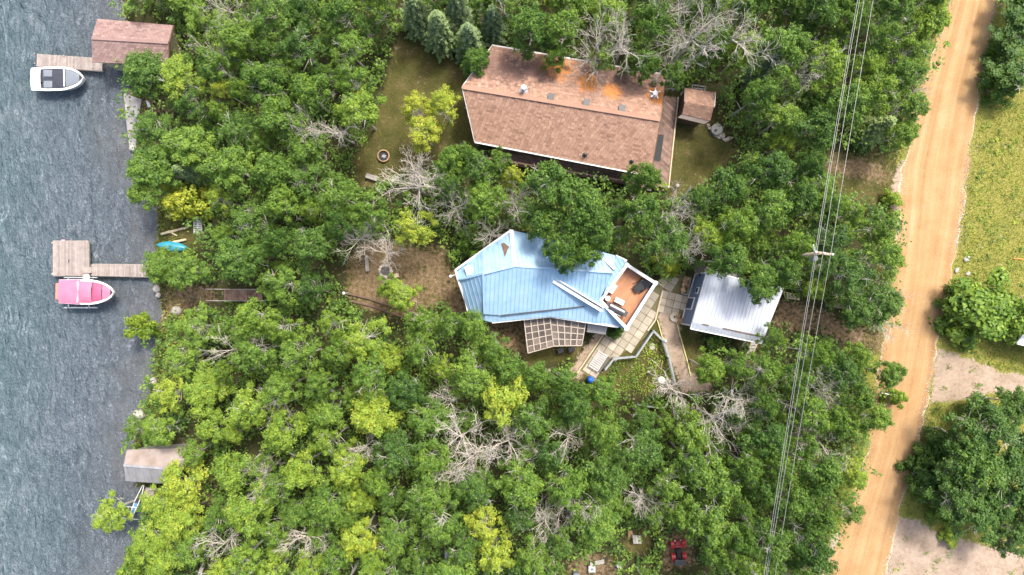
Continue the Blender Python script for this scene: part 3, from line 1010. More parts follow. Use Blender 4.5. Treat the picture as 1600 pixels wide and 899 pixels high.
planes = {}
for nm, poly, dr, lb in facets:
    fp, kk = flatten(poly)
    planes[nm] = kk
    ro_ = MB().slab(fp, 0.14).build('roof_panel', M['blue_metal'], bh)
    if lb: ro_['label'] = lb
    rb = MB(); ribs(rb, fp, dr, 0.34, 0.045, 0.05)
    stuff(rb.build('standing_seams', M['blue_metal'], ro_))
out = [g['TL'], g['TL2'], g['LLa'], g['LLb'], g['E0'], g['E1'], g['E2'], W(979, 516, 3.6), g['D0'], g['UR2'], g['UR'], g['UM'], g['A0']]
ins = inset(out, 0.55)
wall_ring(MB(), ins, [max(2.6, p.z - 0.55) for p in out]).build('wall', M['slate_wall'], bh)
for a, b, w in ((g['A0'], g['N1'], .3), (g['K'], g['N1'], .16), (g['N1'], g['R1'], .16), (g['K'], g['TL2'], .14), (g['K'], g['LLc'], .16)):
    MB().beam(a + Vector((0, 0, .09)), b + Vector((0, 0, .09)), w, 0.06).build('ridge_cap', M['white'] if w > .2 else M['blue_metal'], bh)
for a, b in (('A0', 'TL'), ('TL', 'TL2'), ('TL2', 'LLa'), ('LLa', 'LLb'), ('E0', 'E1'), ('E1', 'E2'), ('UR', 'UR2')):
    MB().beam(g[a] + Vector((0, 0, .05)), g[b] + Vector((0, 0, .05)), 0.16, 0.16).build('white_trim', M['white'], bh)
MB().beam(g['CL'] + Vector((0, 0, .07)), g['CR'] + Vector((0, 0, .12)), 0.09, 0.05).build('dark_seam', M['dark_metal'], bh)
kk = planes['wing']
sq_ = W(733.5, 422.5, 4.9); sq_.z = float(kk[0] * sq_.x + kk[1] * sq_.y + kk[2]) + .1
sk = MB().box(sq_, (0.62, 0.7, 0.3), 0.3).build('skylight', M['white'], bh)
MB().tube(W(704, 432, 3.9), W(716, 428, 4.1), 0.05).build('drain_pipe', M['white'], bh)
# torn dark patch on the upper left facet
kk = planes['upper left']
pt = []
for px, py in ((787, 379), (796, 386), (793, 391), (789, 402), (786, 392), (783, 381)):
    q = W(px, py, 5.4); q.z = float(kk[0] * q.x + kk[1] * q.y + kk[2]) + 0.075
    pt.append(q)
MB().slab(pt, 0.02).build('torn_patch', M['brown_wall'], bh)
# rooftop deck
DKT, DKR, DKB, DKL = W(979, 411, 4.4), W(1027.5, 442, 4.4), W(979.5, 517, 4.4), W(935, 470, 4.4)
dz = Vector((0, 0, -0.95))
fl = [p + dz for p in (DKT, DKR, DKB, DKL)]
fl2 = [tuple(p)[:2] for p in fl]
MB().prism(inset(fl2, 0.05), 0, fl[0].z - 0.06).build('wall', M['slate_wall'], bh)
sm = MB()
nb = 34
for i in range(nb):
    t = (i + .5) / nb
    sm.beam(lerp(fl[0], fl[1], t), lerp(fl[3], fl[2], t), (fl[1] - fl[0]).length / nb - 0.006, 0.05, random.random())
stuff(sm.build('deck_boards', M['deck_red'], bh))
for ci, (a, b) in enumerate(((DKT, DKR), (DKR, DKB), (DKB, DKL), (DKL, DKT))):
    c_ = (DKT + DKR + DKB + DKL) / 4
    o_ = ((a + b) / 2 - c_); o_.z = 0; o_.normalize()
    a2, b2 = a - o_ * 0.12, b - o_ * 0.12
    pw = MB().beam(a2 + Vector((0, 0, -.55)), b2 + Vector((0, 0, -.55)), 0.16, 1.02).build('parapet', M['slate_wall'], bh)
    dv_ = (b2 - a2).normalized() * .06
    MB().beam(a2 + Vector((0, 0, .004 * ci)) - dv_, b2 + Vector((0, 0, .004 * ci)) + dv_, 0.25, 0.06).build('parapet_cap', M['white'], pw)
# the long white parapet running up the roof
q0, q1 = W(864, 440, 5.25), W(940, 486, 4.75)
for off in (0.0, 0.32):
    n_ = Vector((0.5, 0.86, 0)) * off
    pw = MB().beam(q0 + n_ + Vector((0, 0, -.15)), q1 + n_ + Vector((0, 0, -.15)), 0.1, 0.6).build('parapet', M['offwhite'], bh)
    MB().beam(q0 + n_ + Vector((0, 0, .18)), q1 + n_ + Vector((0, 0, .18)), 0.22 if off == 0 else 0.12, 0.05).build('parapet_cap', M['white'], pw)
MB().beam(W(944, 405, 4.95), W(961, 421, 5.4), 0.24, 0.3).build('parapet', M['white'], bh)

fz = fl[0].z + 0.03
# things on the rooftop deck
gr = thing('barbecue_grill', 'charcoal hooded barbecue grill on the red rooftop deck', 'grill', W(961, 483, fz))
gc = W(961, 483, fz)
ga = math.radians(-27)
Rg = Matrix.Rotation(ga, 3, 'Z')
gp = lambda x, y, z: gc + Rg @ Vector((x, y, z))
lid = MB()
prof = [(-.30, .80), (-.30, .95), (-.2, 1.08), (0, 1.14), (.2, 1.08), (.30, .95), (.30, .80)]
vs = [gp(sx * .68, y, z) for sx in (-1, 1) for y, z in prof]
k = len(prof)
lid.add(vs, [tuple(range(k)), tuple(range(2 * k - 1, k - 1, -1))] + [(i + 1, i, k + i, k + i + 1) for i in range(k - 1)])
lid.build('hood', M['grill'], gr, bevel=0.02)
MB().box(gp(0, 0, .7), (1.3, .56, .2), M=Rg).build('firebox', M['dark_metal'], gr)
MB().tube(gp(-.5, -.38, .95), gp(.5, -.38, .95), .02).build('handle', M['alu'], gr)
for sx in (-1, 1):
    MB().box(gp(sx * .84, 0, .82), (.26, .48, .03), M=Rg).build('side_shelf', M['dark_metal'], gr)
    for sy in (-1, 1):
        MB().box(gp(sx * .58, sy * .22, .3), (.05, .05, .6), M=Rg).build('leg', M['dark_metal'], gr)
lc = thing('lounge_chair', 'black reclining lounge chair with hoop arms in the rooftop deck corner', 'chair', W(1004, 445, fz))
cc = W(1002, 446, fz)
Rc = Matrix.Rotation(math.radians(33), 3, 'Z')
cp = lambda x, y, z: cc + Rc @ Vector((x, y, z))
MB().slab([cp(-.75, -.3, .38), cp(.05, -.3, .45), cp(.05, .3, .45), cp(-.75, .3, .38)], .07).build('seat', M['black'], lc)
MB().slab([cp(.05, -.3, .45), cp(.75, -.27, .95), cp(.75, .27, .95), cp(.05, .3, .45)], .07).build('backrest', M['black'], lc)
for s in (-1, 1):
    pts = [cp(.45 * math.cos(t) + .05, s * .36, .35 + .38 * math.sin(t)) for t in np.linspace(0, math.pi, 9)]
    MB().path(pts, .03, 6).build('arm', M['dark_metal'], lc)
    MB().tube(cp(-.6, s * .5, .02), cp(.5, s * .34, .45), .025).build('leg', M['dark_metal'], lc)
    MB().tube(cp(.6, s * .5, .02), cp(-.5, s * .34, .4), .025).build('leg', M['dark_metal'], lc)
tb = thing('low_table', 'low white rectangular table beside the barbecue grill', 'table', W(968, 471, fz))
MB().box(W(968, 471, fz + .4), (.8, .42, .04), ga).build('tabletop', M['white'], tb, bevel=0.01)
for sx in (-1, 1):
    for sy in (-1, 1):
        MB().box(W(968, 471, fz + .19) + Rg @ Vector((sx * .34, sy * .15, 0)), (.04, .04, .38), ga).build('leg', M['white'], tb)
cb = thing('storage_box', 'white box against the rooftop parapet', 'box', W(957, 451, fz))
MB().box(W(957, 451, fz + .3), (.42, .75, .6), math.radians(-33)).build('body', M['offwhite'], cb, bevel=0.01)
MB().box(W(957, 451, fz + .62), (.46, .8, .05), math.radians(-33)).build('lid', M['white'], cb, bevel=0.01)
rt = thing('round_stool', 'round pale stool between white box and barbecue grill', 'stool', W(948.5, 466.5, fz))
MB().lathe(W(948.5, 466.5, fz), [(.22, .42), (.23, .46), (.2, .48), (0, .48)], 18).build('top', M['offwhite'], rt)
for a in (0, 2.1, 4.2):
    MB().tube(W(948.5, 466.5, fz) + Vector((.17 * math.cos(a), .17 * math.sin(a), 0)), W(948.5, 466.5, fz + .43), .02).build('leg', M['dark_metal'], rt)
hs = thing('garden_hose', 'coiled white hose at the rooftop deck corner by the grill', 'hose', W(938, 480, fz))
MB().path([W(938, 480, fz + .1) + Vector((.3 * math.cos(a), .3 * math.sin(a), .3 + a * .015)) for a in np.linspace(0, 5.4, 20)], .045, 6).build('coil', M['offwhite'], hs)
MB().tube(W(938, 480, fz), W(938, 480, fz + .6), .05).build('post', M['dark_metal'], hs)

# ------------------------------------------------------------------ gazebo
gz_ = thing('gazebo', 'gazebo with smoked roof panels in a tan frame below the blue roof', 'gazebo', W(865, 525))
Z1, Z2 = 2.9, 2.5
gq = [([W(819, 501, Z1), W(859, 496, Z1 + .2), W(865, 541, Z2 + .2), W(825, 552, Z2)], 4, 5), ([W(859, 496, Z1 + .2), W(915, 505, Z1), W(909, 540, Z2), W(865, 541, Z2 + .2)], 5, 4)]
for q, nc, nr in gq:
    a, b, c, d = q
    for i in range(nc):
        for j in range(nr):
            f = lambda u, v: lerp(lerp(a, b, u), lerp(d, c, u), v)
            u0, u1, v0, v1 = (i + .05) / nc, (i + .95) / nc, (j + .05) / nr, (j + .95) / nr
            MB().slab([f(u0, v0), f(u1, v0), f(u1, v1), f(u0, v1)], .02, random.random()).build('panel', M['smoke_panel'], gz_)
    for i in range(nc + 1):
        if i == nc and nc == 4: continue
        u = i / nc
        MB().beam(lerp(a, b, u) + Vector((0, 0, .03)), lerp(d, c, u) + Vector((0, 0, .03)), .085, .07).build('rafter', M['frame_tan'], gz_)
    for j in range(nr + 1):
        v = j / nr
        MB().beam(lerp(a, d, v) + Vector((0, 0, .02)), lerp(b, c, v) + Vector((0, 0, .02)), .065, .06).build('purlin', M['frame_tan'], gz_)
for px, py, z in ((820, 502, Z1), (914, 505, Z1), (825, 551, Z2), (908, 540, Z2), (865, 541, Z2)):
    q = W(px, py, z)
    MB().box((q.x, q.y, z / 2 - .03), (.1, .1, z - .06)).build('post', M['frame_tan'], gz_)
sm = MB()
tin = thing('tin_awning', 'small grey corrugated metal awning between gazebo and rooftop deck', 'awning', W(932, 513))
q = [W(918, 505, 2.6), W(949, 511, 2.6), W(946, 523, 2.4), W(917, 519, 2.4)]
sh = MB().slab(q, .04).build('sheet', M['grey_tin'], tin)
rb = MB(); ribs(rb, q, (0, 1), .16, .07, .05); stuff(rb.build('corrugations', M['grey_tin'], sh))
for p_ in (q[2], q[3]):
    MB().box((p_.x, p_.y + .05, 1.17), (.08, .08, 2.34)).build('post', M['frame_tan'], tin)
for px, py, lb in ((876, 548, 'left of two black crates under the gazebo edge'), (893, 546, 'right of two black crates under the gazebo edge')):
    b_ = thing('crate', lb, 'crate', W(px, py))
    MB().box(W(px, py, .35), (.5, .4, .7), .4).build('body', M['black'], b_, bevel=.02)
    MB().box(W(px, py, .72), (.54, .44, .05), .4).build('lid', M['dark_metal'], b_, bevel=.01)

# ------------------------------------------------------------------ garage
ga_ = thing('garage', 'garage with pale silver metal roof and slate-blue wall', 'garage', W(1145, 478))
GH = 3.7
TLg, TRg, BRg, BLg = W(1104.5, 424.5, GH), W(1224, 450, GH), W(1189, 537, GH - .3), W(1079, 514, GH - .3)
CLg, CRg = lerp(TLg, BLg, .88) + Vector((0, 0, .16)), lerp(TRg, BRg, .88) + Vector((0, 0, .16))
for q in ([TLg, TRg, CRg, CLg], [CLg, CRg, BRg, BLg]):
    fp = q
    o_ = MB().slab(fp, .1).build('roof_panel', M['silver_metal'], ga_)
    rb = MB(); dd = (TLg - BLg)
    ribs(rb, fp, (dd.x, dd.y), .3, .04, .035)
    stuff(rb.build('standing_seams', M['silver_metal'], o_))
for a, b in ((TLg, TRg), (TRg, BRg), (BRg, BLg), (BLg, TLg)):
    MB().beam(a + Vector((0, 0, -.06)), b + Vector((0, 0, -.06)), .08, .2).build('fascia', M['white'], ga_)
for t0, t1 in ((.13, .22), (.42, .98)):
    MB().beam(lerp(CLg, CRg, t0) + Vector((0, 0, .045)), lerp(CLg, CRg, t1) + Vector((0, 0, .045)), .1, .03).build('leaf_litter', M['brown_wall'], ga_)
gt = [TLg + Vector((.06, -.1, 0)), TRg + Vector((-.35, -.3, 0)), BRg + Vector((-.3, .3, 0)), BLg + Vector((.06, .25, 0))]
wall_ring(MB(), gt, [p.z - .12 for p in gt]).build('wall', M['slate_wall'], ga_)
wt, wb_ = gt[0].to_2d(), gt[3].to_2d()
wd = (wb_ - wt).normalized()
wn_ = Vector((wd.y, -wd.x)); wn_ = wn_ if wn_.x < 0 else -wn_
wp = lambda t, z, o=0.03: Vector((*(wt.lerp(wb_, t) + wn_ * o), z))
dr = MB().slab([wp(.49, .0, .03), wp(.69, .0, .03), wp(.69, 2.0, .03), wp(.49, 2.0, .03)], .0).build('door', M['slate_wall'], ga_)
for a, b in ((wp(.48, 0.02), wp(.48, 2.05)), (wp(.70, 0.02), wp(.70, 2.05)), (wp(.48, 2.08), wp(.70, 2.08)), (wp(0.0, .05), wp(.48, .05)), (wp(.70, .05), wp(1, .05)), (wp(.004, .05), wp(.004, 3.1)), (wp(.996, .05), wp(.996, 3.0))):
    MB().beam(a, b, .11, .11).build('white_trim', M['white'], ga_)
wf = MB().beam(wp(.27, 2.25), wp(.40, 2.25), .08, .75).build('window', M['white'], ga_)
MB().beam(wp(.295, 2.25, .06), wp(.375, 2.25, .06), .06, .5).build('pane', M['glass'], wf)
wr = thing('slatted_lean_to', 'black slatted lean-to above the silver garage roof', 'lean-to', W(1110, 425))
la, lb_ = W(1088, 421, 1.9), W(1158, 436, 1.9)
for i in range(15):
    t = i / 14
    p0 = lerp(la, lb_, t)
    MB().beam(p0 + Vector((-.1, .45, -.25)), p0 + Vector((.06, -.55, 0)), .2, .04).build('slat', M['dark_metal'], wr)
MB().beam(la + Vector((-.1, .4, -.3)), lb_ + Vector((-.1, .4, -.3)), .1, .08).build('rail', M['black'], wr)
for t in (0, .5, 1):
    p0 = lerp(la, lb_, t) + Vector((-.1, .4, 0))
    MB().box((p0.x, p0.y, .8), (.1, .1, 1.6)).build('post', M['black'], wr)
st = thing('plank_steps', 'narrow timber steps at the lower edge of the garage', 'steps', W(1170, 550))
for o_ in (0, 1):
    MB().beam(W(1164 + o_ * 9, 560, .15), W(1174 + o_ * 9, 535, .9), .12, .2).build('stringer', M['pale_wood'], st)
for i in range(5):
    t = (i + .5) / 5
    MB().beam(W(1164 + 10 * t, 560 - 25 * t, .15 + .75 * t + .08), W(1173 + 10 * t, 560 - 25 * t, .15 + .75 * t + .08), .25, .04).build('tread', M['grey_wood'], st)
tag(MB().beam(W(1158, 543, .5), W(1167, 531, 1.4), .1, .06).build('plank', M['white']), 'short white plank leaning under the garage eave', 'plank')
# planters by the garage wall
pb = thing('stone_planter', 'narrow stone-filled timber planter at the garage wall', 'planter', W(1073, 446))
for i in range(16):
    MB().ball(W(1073 + rr.uniform(-4, 3) - (i / 16) * 3, 435 + i * 1.4, .3), rr.uniform(.13, .22), 1, 1, .7, 7, 5, .15, rr.random(), 0, rr).build('stone', M['rust_stone'], pb, True)
for a, b in (((1070, 434), (1065, 459)), ((1079, 434), (1074, 461)), ((1070, 434), (1079, 434)), ((1065, 459), (1074, 461))):
    MB().beam(W(*a, .15), W(*b, .15), .1, .3).build('board', M['grey_wood'], pb)
ms = thing('millstone', 'round tan millstone with dark centre hole between patio and garage', 'millstone', W(1053.5, 495.5))
MB().lathe(W(1053.5, 495.5), [(.1, .18), (.4, .2), (.43, .17), (.43, 0)], 24).build('stone', M['paver'], ms)
MB().lathe(W(1053.5, 495.5), [(.1, .17), (0, .1)], 14).build('hole', M['dark_metal'], ms)
bpile = thing('boulder_pile', 'pile of rust-brown boulders beside the millstone at the garage door', 'boulders', W(1066, 500))
for i in range(9):
    px, py = 1062 + rr.uniform(-3, 8), 497 + rr.uniform(-4, 10)
    MB().ball(W(px, py, .12), rr.uniform(.16, .3), 1.2, 1, .7, 8, 6, .18, rr.random(), rr.uniform(0, 3), rr).build('boulder', M['rust_stone'], bpile, True)
lpile = thing('log_pile', 'stack of cut pale timber at the right end of the garage', 'timber', W(1234, 461))
for i in range(7):
    t = i / 6
    MB().beam(W(1224 + 3 * t, 457 + 8 * t, .2 + .05 * (i % 2)), W(1246 + 3 * t, 462 + 6 * t, .2 + .05 * (i % 2)), .16, .14).build('plank', M['pale_wood'], lpile)

# ------------------------------------------------------------------ patio
pat = tag(MB().slab([W(903, 578, .006), W(953, 506, .006), W(1010, 462, .006), W(1040, 424, .006), W(1072, 430, .006), W(1080, 468, .006), W(1072, 494, .006), W(1034, 486, .006), W(1010, 526, .006), W(962, 560, .006), W(925, 590, .006)], .004).build('patio', simple('patio_joint_soil', (0.16, 0.14, 0.075), (0.10, 0.095, 0.04), .95, 6)), kind='structure')
P_A = [(908, 575), (952, 508), (982, 520), (1032, 440), (1042, 424), (1066, 436), (1052, 456), (1032, 470), (1012, 512), (1000, 540), (968, 556), (930, 586)]
P_B = [(1034, 452), (1077, 463), (1070, 492), (1028, 482)]
d1 = (Vector((1027, 442)) - Vector((979, 516))).normalized(); d2 = Vector((-d1.y, d1.x))
e1 = Vector((43, 11)).normalized(); e2 = Vector((-e1.y, e1.x))
for P_, u_, v_, o_, sz, n_ in ((P_A, d1, d2, Vector((979, 518)), 12.6, 12), (P_B, e1, e2, Vector((1034, 453)), 11.6, 5)):
    for i in range(-n_, n_):
        for j in range(-n_, n_):
            c_ = o_ + u_ * ((i + .5) * sz) + v_ * ((j + .5) * sz)
            if not inpoly(np.array([c_.x]), np.array([c_.y]), P_)[0]: continue
            if P_ is P_A and inpoly(np.array([c_.x]), np.array([c_.y]), [(1028, 446), (1082, 458), (1074, 498), (1022, 486)])[0]: continue
            w_ = sz * CAM_H * S - .05
            q_ = W(c_.x, c_.y, .03)
            tl = Matrix.Rotation(-math.atan2(u_.y, u_.x) + rr.uniform(-.02, .02), 3, 'Z') @ Matrix.Rotation(rr.uniform(-.012, .012), 3, 'X') @ Matrix.Rotation(rr.uniform(-.012, .012), 3, 'Y')
            MB().box(q_, (w_, w_, .05), M=tl, tint=rr.random()).build('paver', M['paver'], pat)

# path edging, railing
for pts, lb in (([(1057, 503), (1064, 530), (1074, 565), (1079, 588)], 'thin yellow edging along the right side of the gravel path'), ([(1027, 500), (1034, 525), (1040, 535)], 'short timber edging at the upper left of the gravel path')):
    m_ = MB()
    for a, b in zip(pts[:-1], pts[1:]): m_.beam(W(*a, .06), W(*b, .06), .09, .14)
    tag(m_.build('path_edging', M['rope']), lb, 'edging')
m_ = MB()
for a, b in zip([(1035, 455), (1030, 475), (1024, 500)], [(1030, 475), (1024, 500), (1012, 517)]): m_.beam(W(*a, .07), W(*b, .07), .12, .16)
tag(m_.build('path_edging', M['pale_wood']), 'pale timber edging between the two paved areas', 'edging')
m_ = MB(); m_.beam(W(951, 511, .07), W(902, 583, .07), .1, .14)
tag(m_.build('path_edging', M['pale_wood']), 'long straight pale timber edging left of the patio', 'edging')


def railing(pts, label, h=1.0):
    t = thing('railing', label, 'railing', W(*pts[0]))
    P = [W(x, y, h) for x, y in pts]
    for a, b in zip(P[:-1], P[1:]):
        MB().beam(a, b, .15, .05).build('top_rail', M['rail_grey'], t)
        for z in (.25, .75):
            MB().beam(a + Vector((0, 0, -z)), b + Vector((0, 0, -z)), .05, .08).build('rail', M['rail_grey'], t)
        L = (b - a).length
        sm = MB()
        n_ = int(L / .13)
        for i in range(1, n_):
            q_ = lerp(a, b, i / n_)
            sm.box((q_.x, q_.y, h / 2 + .02), (.03, .03, h - .3))
        if n_ > 1: stuff(sm.build('balusters', M['rail_grey'], t))
    for q_ in P:
        MB().box((q_.x, q_.y, h / 2 + .03), (.11, .11, h + .06)).build('post', M['rail_grey'], t)


railing([(946, 578), (959, 561), (994, 557.5), (1021, 518)], 'grey railing zigzagging along the lower edge of the patio')
railing([(1021, 517), (1037, 533), (1046, 560), (1056, 602)], 'grey railing running down beside the gravel path')
bn = thing('slatted_bench', 'white slatted bench at the lower end of the patio', 'bench', W(934, 564))
bc = W(934, 564, .45)
Rb = Matrix.Rotation(math.radians(57), 3, 'Z')
bp = lambda x, y, z: bc + Rb @ Vector((x, y, z))
for i in range(9):
    MB().beam(bp(-.75 + i * .19, -.5, 0), bp(-.75 + i * .19, .42, 0), .105, .04).build('slat', M['bench_white'], bn)
for y in (-.48, .4):
    MB().beam(bp(-.85, y, -.05), bp(.85, y, -.05), .06, .06).build('rail', M['offwhite'], bn)
for x in (-.78, .78):
    for y in (-.45, .38):
        q_ = bp(x, y, 0)
        MB().box((q_.x, q_.y, .2), (.06, .06, .4)).build('leg', M['offwhite'], bn)
MB().slab([bp(-.8, -.52, .05), bp(.8, -.52, .05), bp(.8, -.62, .5), bp(-.8, -.62, .5)], .05).build('backrest', M['grey_wood'], bn)
bb = thing('water_barrel', 'bright blue plastic barrel at the end of the patio', 'barrel', W(921.5, 592))
MB().lathe(W(921.5, 592), [(.24, 0), (.29, .25), (.29, .6), (.25, .85), (.27, .88), (0, .9)], 20).build('body', M['blue_plastic'], bb, True)
MB().lathe(W(921.5, 592, .9), [(.1, 0), (.1, .05), (0, .05)], 12).build('cap', M['blue_plastic'], bb)
lp_ = thing('lamp_post', 'pale globe lamp on a tall post in the garden', 'lamp', W(1013, 582))
b_ = W(1013, 582)
MB().tube(b_, (b_.x, b_.y, 4.9), .06, .05).build('post', M['offwhite'], lp_)
MB().lathe(b_, [(.14, 0), (.12, .2), (.06, .3)], 12).build('base', M['offwhite'], lp_)
q_ = Vector((b_.x, b_.y, 5.15))
MB().ball(q_, .3, nu=16, nv=10).build('globe', M['lamp_globe'], lp_, True)
MB().lathe(q_ + Vector((0, 0, .26)), [(.12, 0), (.1, .06), (0, .08)], 12).build('finial', M['pink_light'], lp_)
for px, py, lb in ((1040, 533, 'small white cap light on the railing corner post'), (1144, 611, 'small white path light under the trees below the garage')):
    t = thing('path_light', lb, 'light', W(px, py))
    MB().tube(W(px, py), W(px, py, 1.06), .03).build('stem', M['white'], t)
    MB().ball(W(px, py, 1.12), .13, nu=12, nv=8).build('globe', M['white'], t, True)
tag(MB().ball(W(1019, 542, .1), .3, 1, 1.1, .5, 9, 6, .1, .5, 0, rr).build('boulder', M['pale_stone'], smooth=True), 'pale rounded boulder in the garden behind the railing', 'boulder')


# ------------------------------------------------------------------ lake front
def planks(mb, a, b, c, d, n, gap=.015, th=.05):
    """n boards between edge a-b and edge d-c."""
    for i in range(n):
        t = (i + .5) / n
        w = ((b - a).length + (c - d).length) / 2 / n
        mb.beam(lerp(a, b, t), lerp(d, c, t), w - gap, th, random.random())
    return mb


DKZ = 0.42
pl = thing('swim_platform', 'square grey plank swim platform at the end of the dock', 'dock', W(110, 404, WZ))
a, b, c, d = W(83, 377, DKZ), W(137, 377, DKZ), W(138, 431, DKZ), W(83, 431, DKZ)
stuff(planks(MB(), a, b, c, d, 21).build('boards', M['dock_wood'], pl))
for p0, p1 in ((a, b), (b, c), (c, d), (d, a)):
    MB().beam(p0 + Vector((0, 0, -.14)), p1 + Vector((0, 0, -.14)), .1, .22).build('beam', M['grey_wood'], pl)
for px, py in ((86, 380), (134, 380), (86, 428), (134, 428)):
    q_ = W(px, py, 0)
    MB().tube((q_.x, q_.y, -2.5), (q_.x, q_.y, DKZ - .04), .09).build('pile', M['grey_wood'], pl)
MB().box(W(107.5, 408, DKZ + .03), (.08, .26, .02)).build('hatch_slot', M['black'], pl)
MB().box(W(99, 376, DKZ), (.3, .12, .12)).build('cleat', M['pink_light'], pl)
MB().box(W(136, 422, DKZ + .06), (.85, .55, .05)).build('gangplank', M['dock_wood'], pl)
dc = thing('dock_walkway', 'narrow grey plank dock from platform to the shore', 'dock', W(190, 422, WZ))
a, b, c, d = W(144, 413, DKZ), W(232, 414, DKZ), W(232, 433, DKZ), W(144, 431, DKZ)
stuff(planks(MB(), a, b, c, d, 32, .02).build('boards', M['dock_wood'], dc))
for p0, p1 in ((a, b), (d, c)):
    MB().beam(p0 + Vector((0, 0, -.12)), p1 + Vector((0, 0, -.12)), .08, .2).build('beam', M['grey_wood'], dc)
for px in (147, 190, 225):
    for py in (415, 430):
        q_ = W(px, py, 0)
        MB().tube((q_.x, q_.y, -2.2), (q_.x, q_.y, DKZ - .05), .06).build('pile', M['grey_wood'], dc)


def loft(mb, secs, close_ends=True):
    k = len(secs[0])
    vs = [p for s_ in secs for p in s_]
    fs = []
    for i in range(len(secs) - 1):
        for j in range(k - 1):
            fs.append((i * k + j, i * k + j + 1, (i + 1) * k + j + 1, (i + 1) * k + j))
    if close_ends:
        fs.append(tuple(range(k - 1, -1, -1)))
        fs.append(tuple(range((len(secs) - 1) * k, len(secs) * k)))
    mb.add(vs, fs)
    return mb


def boat_shape(L, B, z0, H, org, rz):
    """Plan of a runabout: stern at x=0, bow at x=L; returns half width function and placer."""
    R_ = Matrix.Rotation(rz, 3, 'Z')
    place = lambda x, y, z: org + R_ @ Vector((x, y, z))

    def hw(x):
        t = x / L
        if t < .55: return B / 2 * (.93 + .07 * min(1, t / .3))
        u = (t - .55) / .45
        return B / 2 * math.sqrt(max(0.0, 1 - u ** 2.1)) * (1 - .12 * u)
    return hw, place


def make_boat(t, L, B, z0, H, org, rz, hullmat):
    hw, pl_ = boat_shape(L, B, z0, H, org, rz)
    xs = [L * k / 22 for k in range(23)]
    secs = []
    for x in xs:
        w = max(hw(x), .015)
        keel = z0 + (max(0, x / L - .6) / .4) ** 2 * H * .7
        top = z0 + H + .12 * (x / L) ** 2
        secs.append([pl_(x, -w, top), pl_(x, -w * .96, top - .12), pl_(x, -w * .82, lerp(keel, top, .35)), pl_(x, 0, keel), pl_(x, w * .82, lerp(keel, top, .35)), pl_(x, w * .96, top - .12), pl_(x, w, top)])
    loft(MB(), secs).build('hull', hullmat, t, True)
    # gunwale: a flat rim
    m_ = MB()
    for s_ in (-1, 1):
        for x0, x1 in zip(xs[:-1], xs[1:]):
            w0, w1 = max(hw(x0), .02), max(hw(x1), .02)
            z_0, z_1 = z0 + H + .12 * (x0 / L) ** 2, z0 + H + .12 * (x1 / L) ** 2
            r0, r1 = min(.16, w0), min(.16, w1)
            m_.add([pl_(x0, s_ * (w0 + .02), z_0 + .03), pl_(x1, s_ * (w1 + .02), z_1 + .03), pl_(x1, s_ * (w1 - r1), z_1 + .05), pl_(x0, s_ * (w0 - r0), z_0 + .05)], [(0, 1, 2, 3) if s_ < 0 else (3, 2, 1, 0)])
    m_.build('gunwale', M['boat_white'], t)
    return hw, pl_


def cover(t, name, mat, hw, pl_, L, z, x0, x1, ins, crown, n=8, k=9, parent=None, ends=0.3):
    secs = []
    for i in range(n + 1):
        u = i / n
        x = lerp(x0, x1, u)
        w = max(hw(x) - ins, .02)
        zz = z + .12 * (x / L) ** 2
        c_ = crown * (1 - ends * abs(2 * u - 1) ** 3)
        secs.append([pl_(x, w * (2 * j / (k - 1) - 1), zz + c_ * (1 - abs(2 * j / (k - 1) - 1) ** 2.4)) for j in range(k)])
    return loft(MB(), secs, False).build(name, mat, parent or t, True)


pb_ = thing('motorboat', 'motorboat under a pink canvas cover on a lift beside the platform', 'boat', W(135, 457, WZ))
org = W(96, 455.5, 1.0); org.z = 0
L_, B_ = 4.75, 2.12
hw, pf = make_boat(pb_, L_, B_, .45, .85, org, math.radians(-1.2), M['boat_white'])
zt = 1.30
cover(pb_, 'stern_cover', M['pink'], hw, pf, L_, zt + .05, .02, 1.85, .0, .16)
cover(pb_, 'cabin_cover', M['pink'], hw, pf, L_, zt + .16, 1.9, 3.0, .14, .32)
cover(pb_, 'windscreen_cover', M['pink_dark'], hw, pf, L_, zt + .08, 3.0, 3.75, .2, .16)
cover(pb_, 'bow_cover', M['pink'], hw, pf, L_, zt + .06, 3.82, 4.5, .17, .07)
w_ = MB()
for s_ in (-1, 1):
    w_.beam(pf(1.85, s_ * .05, zt + .26), pf(1.68, s_ * .92, zt + .14), .2, .06)
w_.build('cover_seam', M['pink_light'], pb_)
MB().box(pf(-.12, 0, zt - .2), (.5, 1.4, .3), math.radians(-1.2)).build('stern_platform', M['coral'], pb_, bevel=.05)
for s_ in (-1, 1):
    MB().path([pf(3.9 + .12 * k, s_ * (hw(3.9 + .12 * k) - .07), zt + .22 + .03 * math.sin(k)) for k in range(6)], .018, 5).build('bow_rail', M['alu'], pb_)
    MB().path([pf(1.9, s_ * .9, zt + .12), pf(2.5, s_ * .86, zt + .2), pf(3.0, s_ * .8, zt + .18)], .02, 5).build('cover_strap', M['boat_white'], pb_)
lf = thing('boat_lift', 'metal boat lift frame standing in the lake around the pink boat', 'boat lift', W(140, 460, WZ))
for py, zz in ((434, .9), (481, .7)):
    MB().tube(W(100, py, zz), W(152, py, zz), .05).build('rail', M['alu'], lf)
    for px in (107, 139):
        q_ = W(px, py, zz)
        MB().tube((q_.x, q_.y, -2.3), (q_.x, q_.y, 1.0), .06).build('leg', M['alu'], lf)
for px in (107, 139):
    MB().tube(W(px, 434, .3), W(px, 481, .3), .05).build('cross_beam', M['alu'], lf)
MB().lathe(W(135, 434, 1.0), [(.3, -.04), (.3, .04), (0, .05)], 16).build('winch_wheel', M['offwhite'], lf)

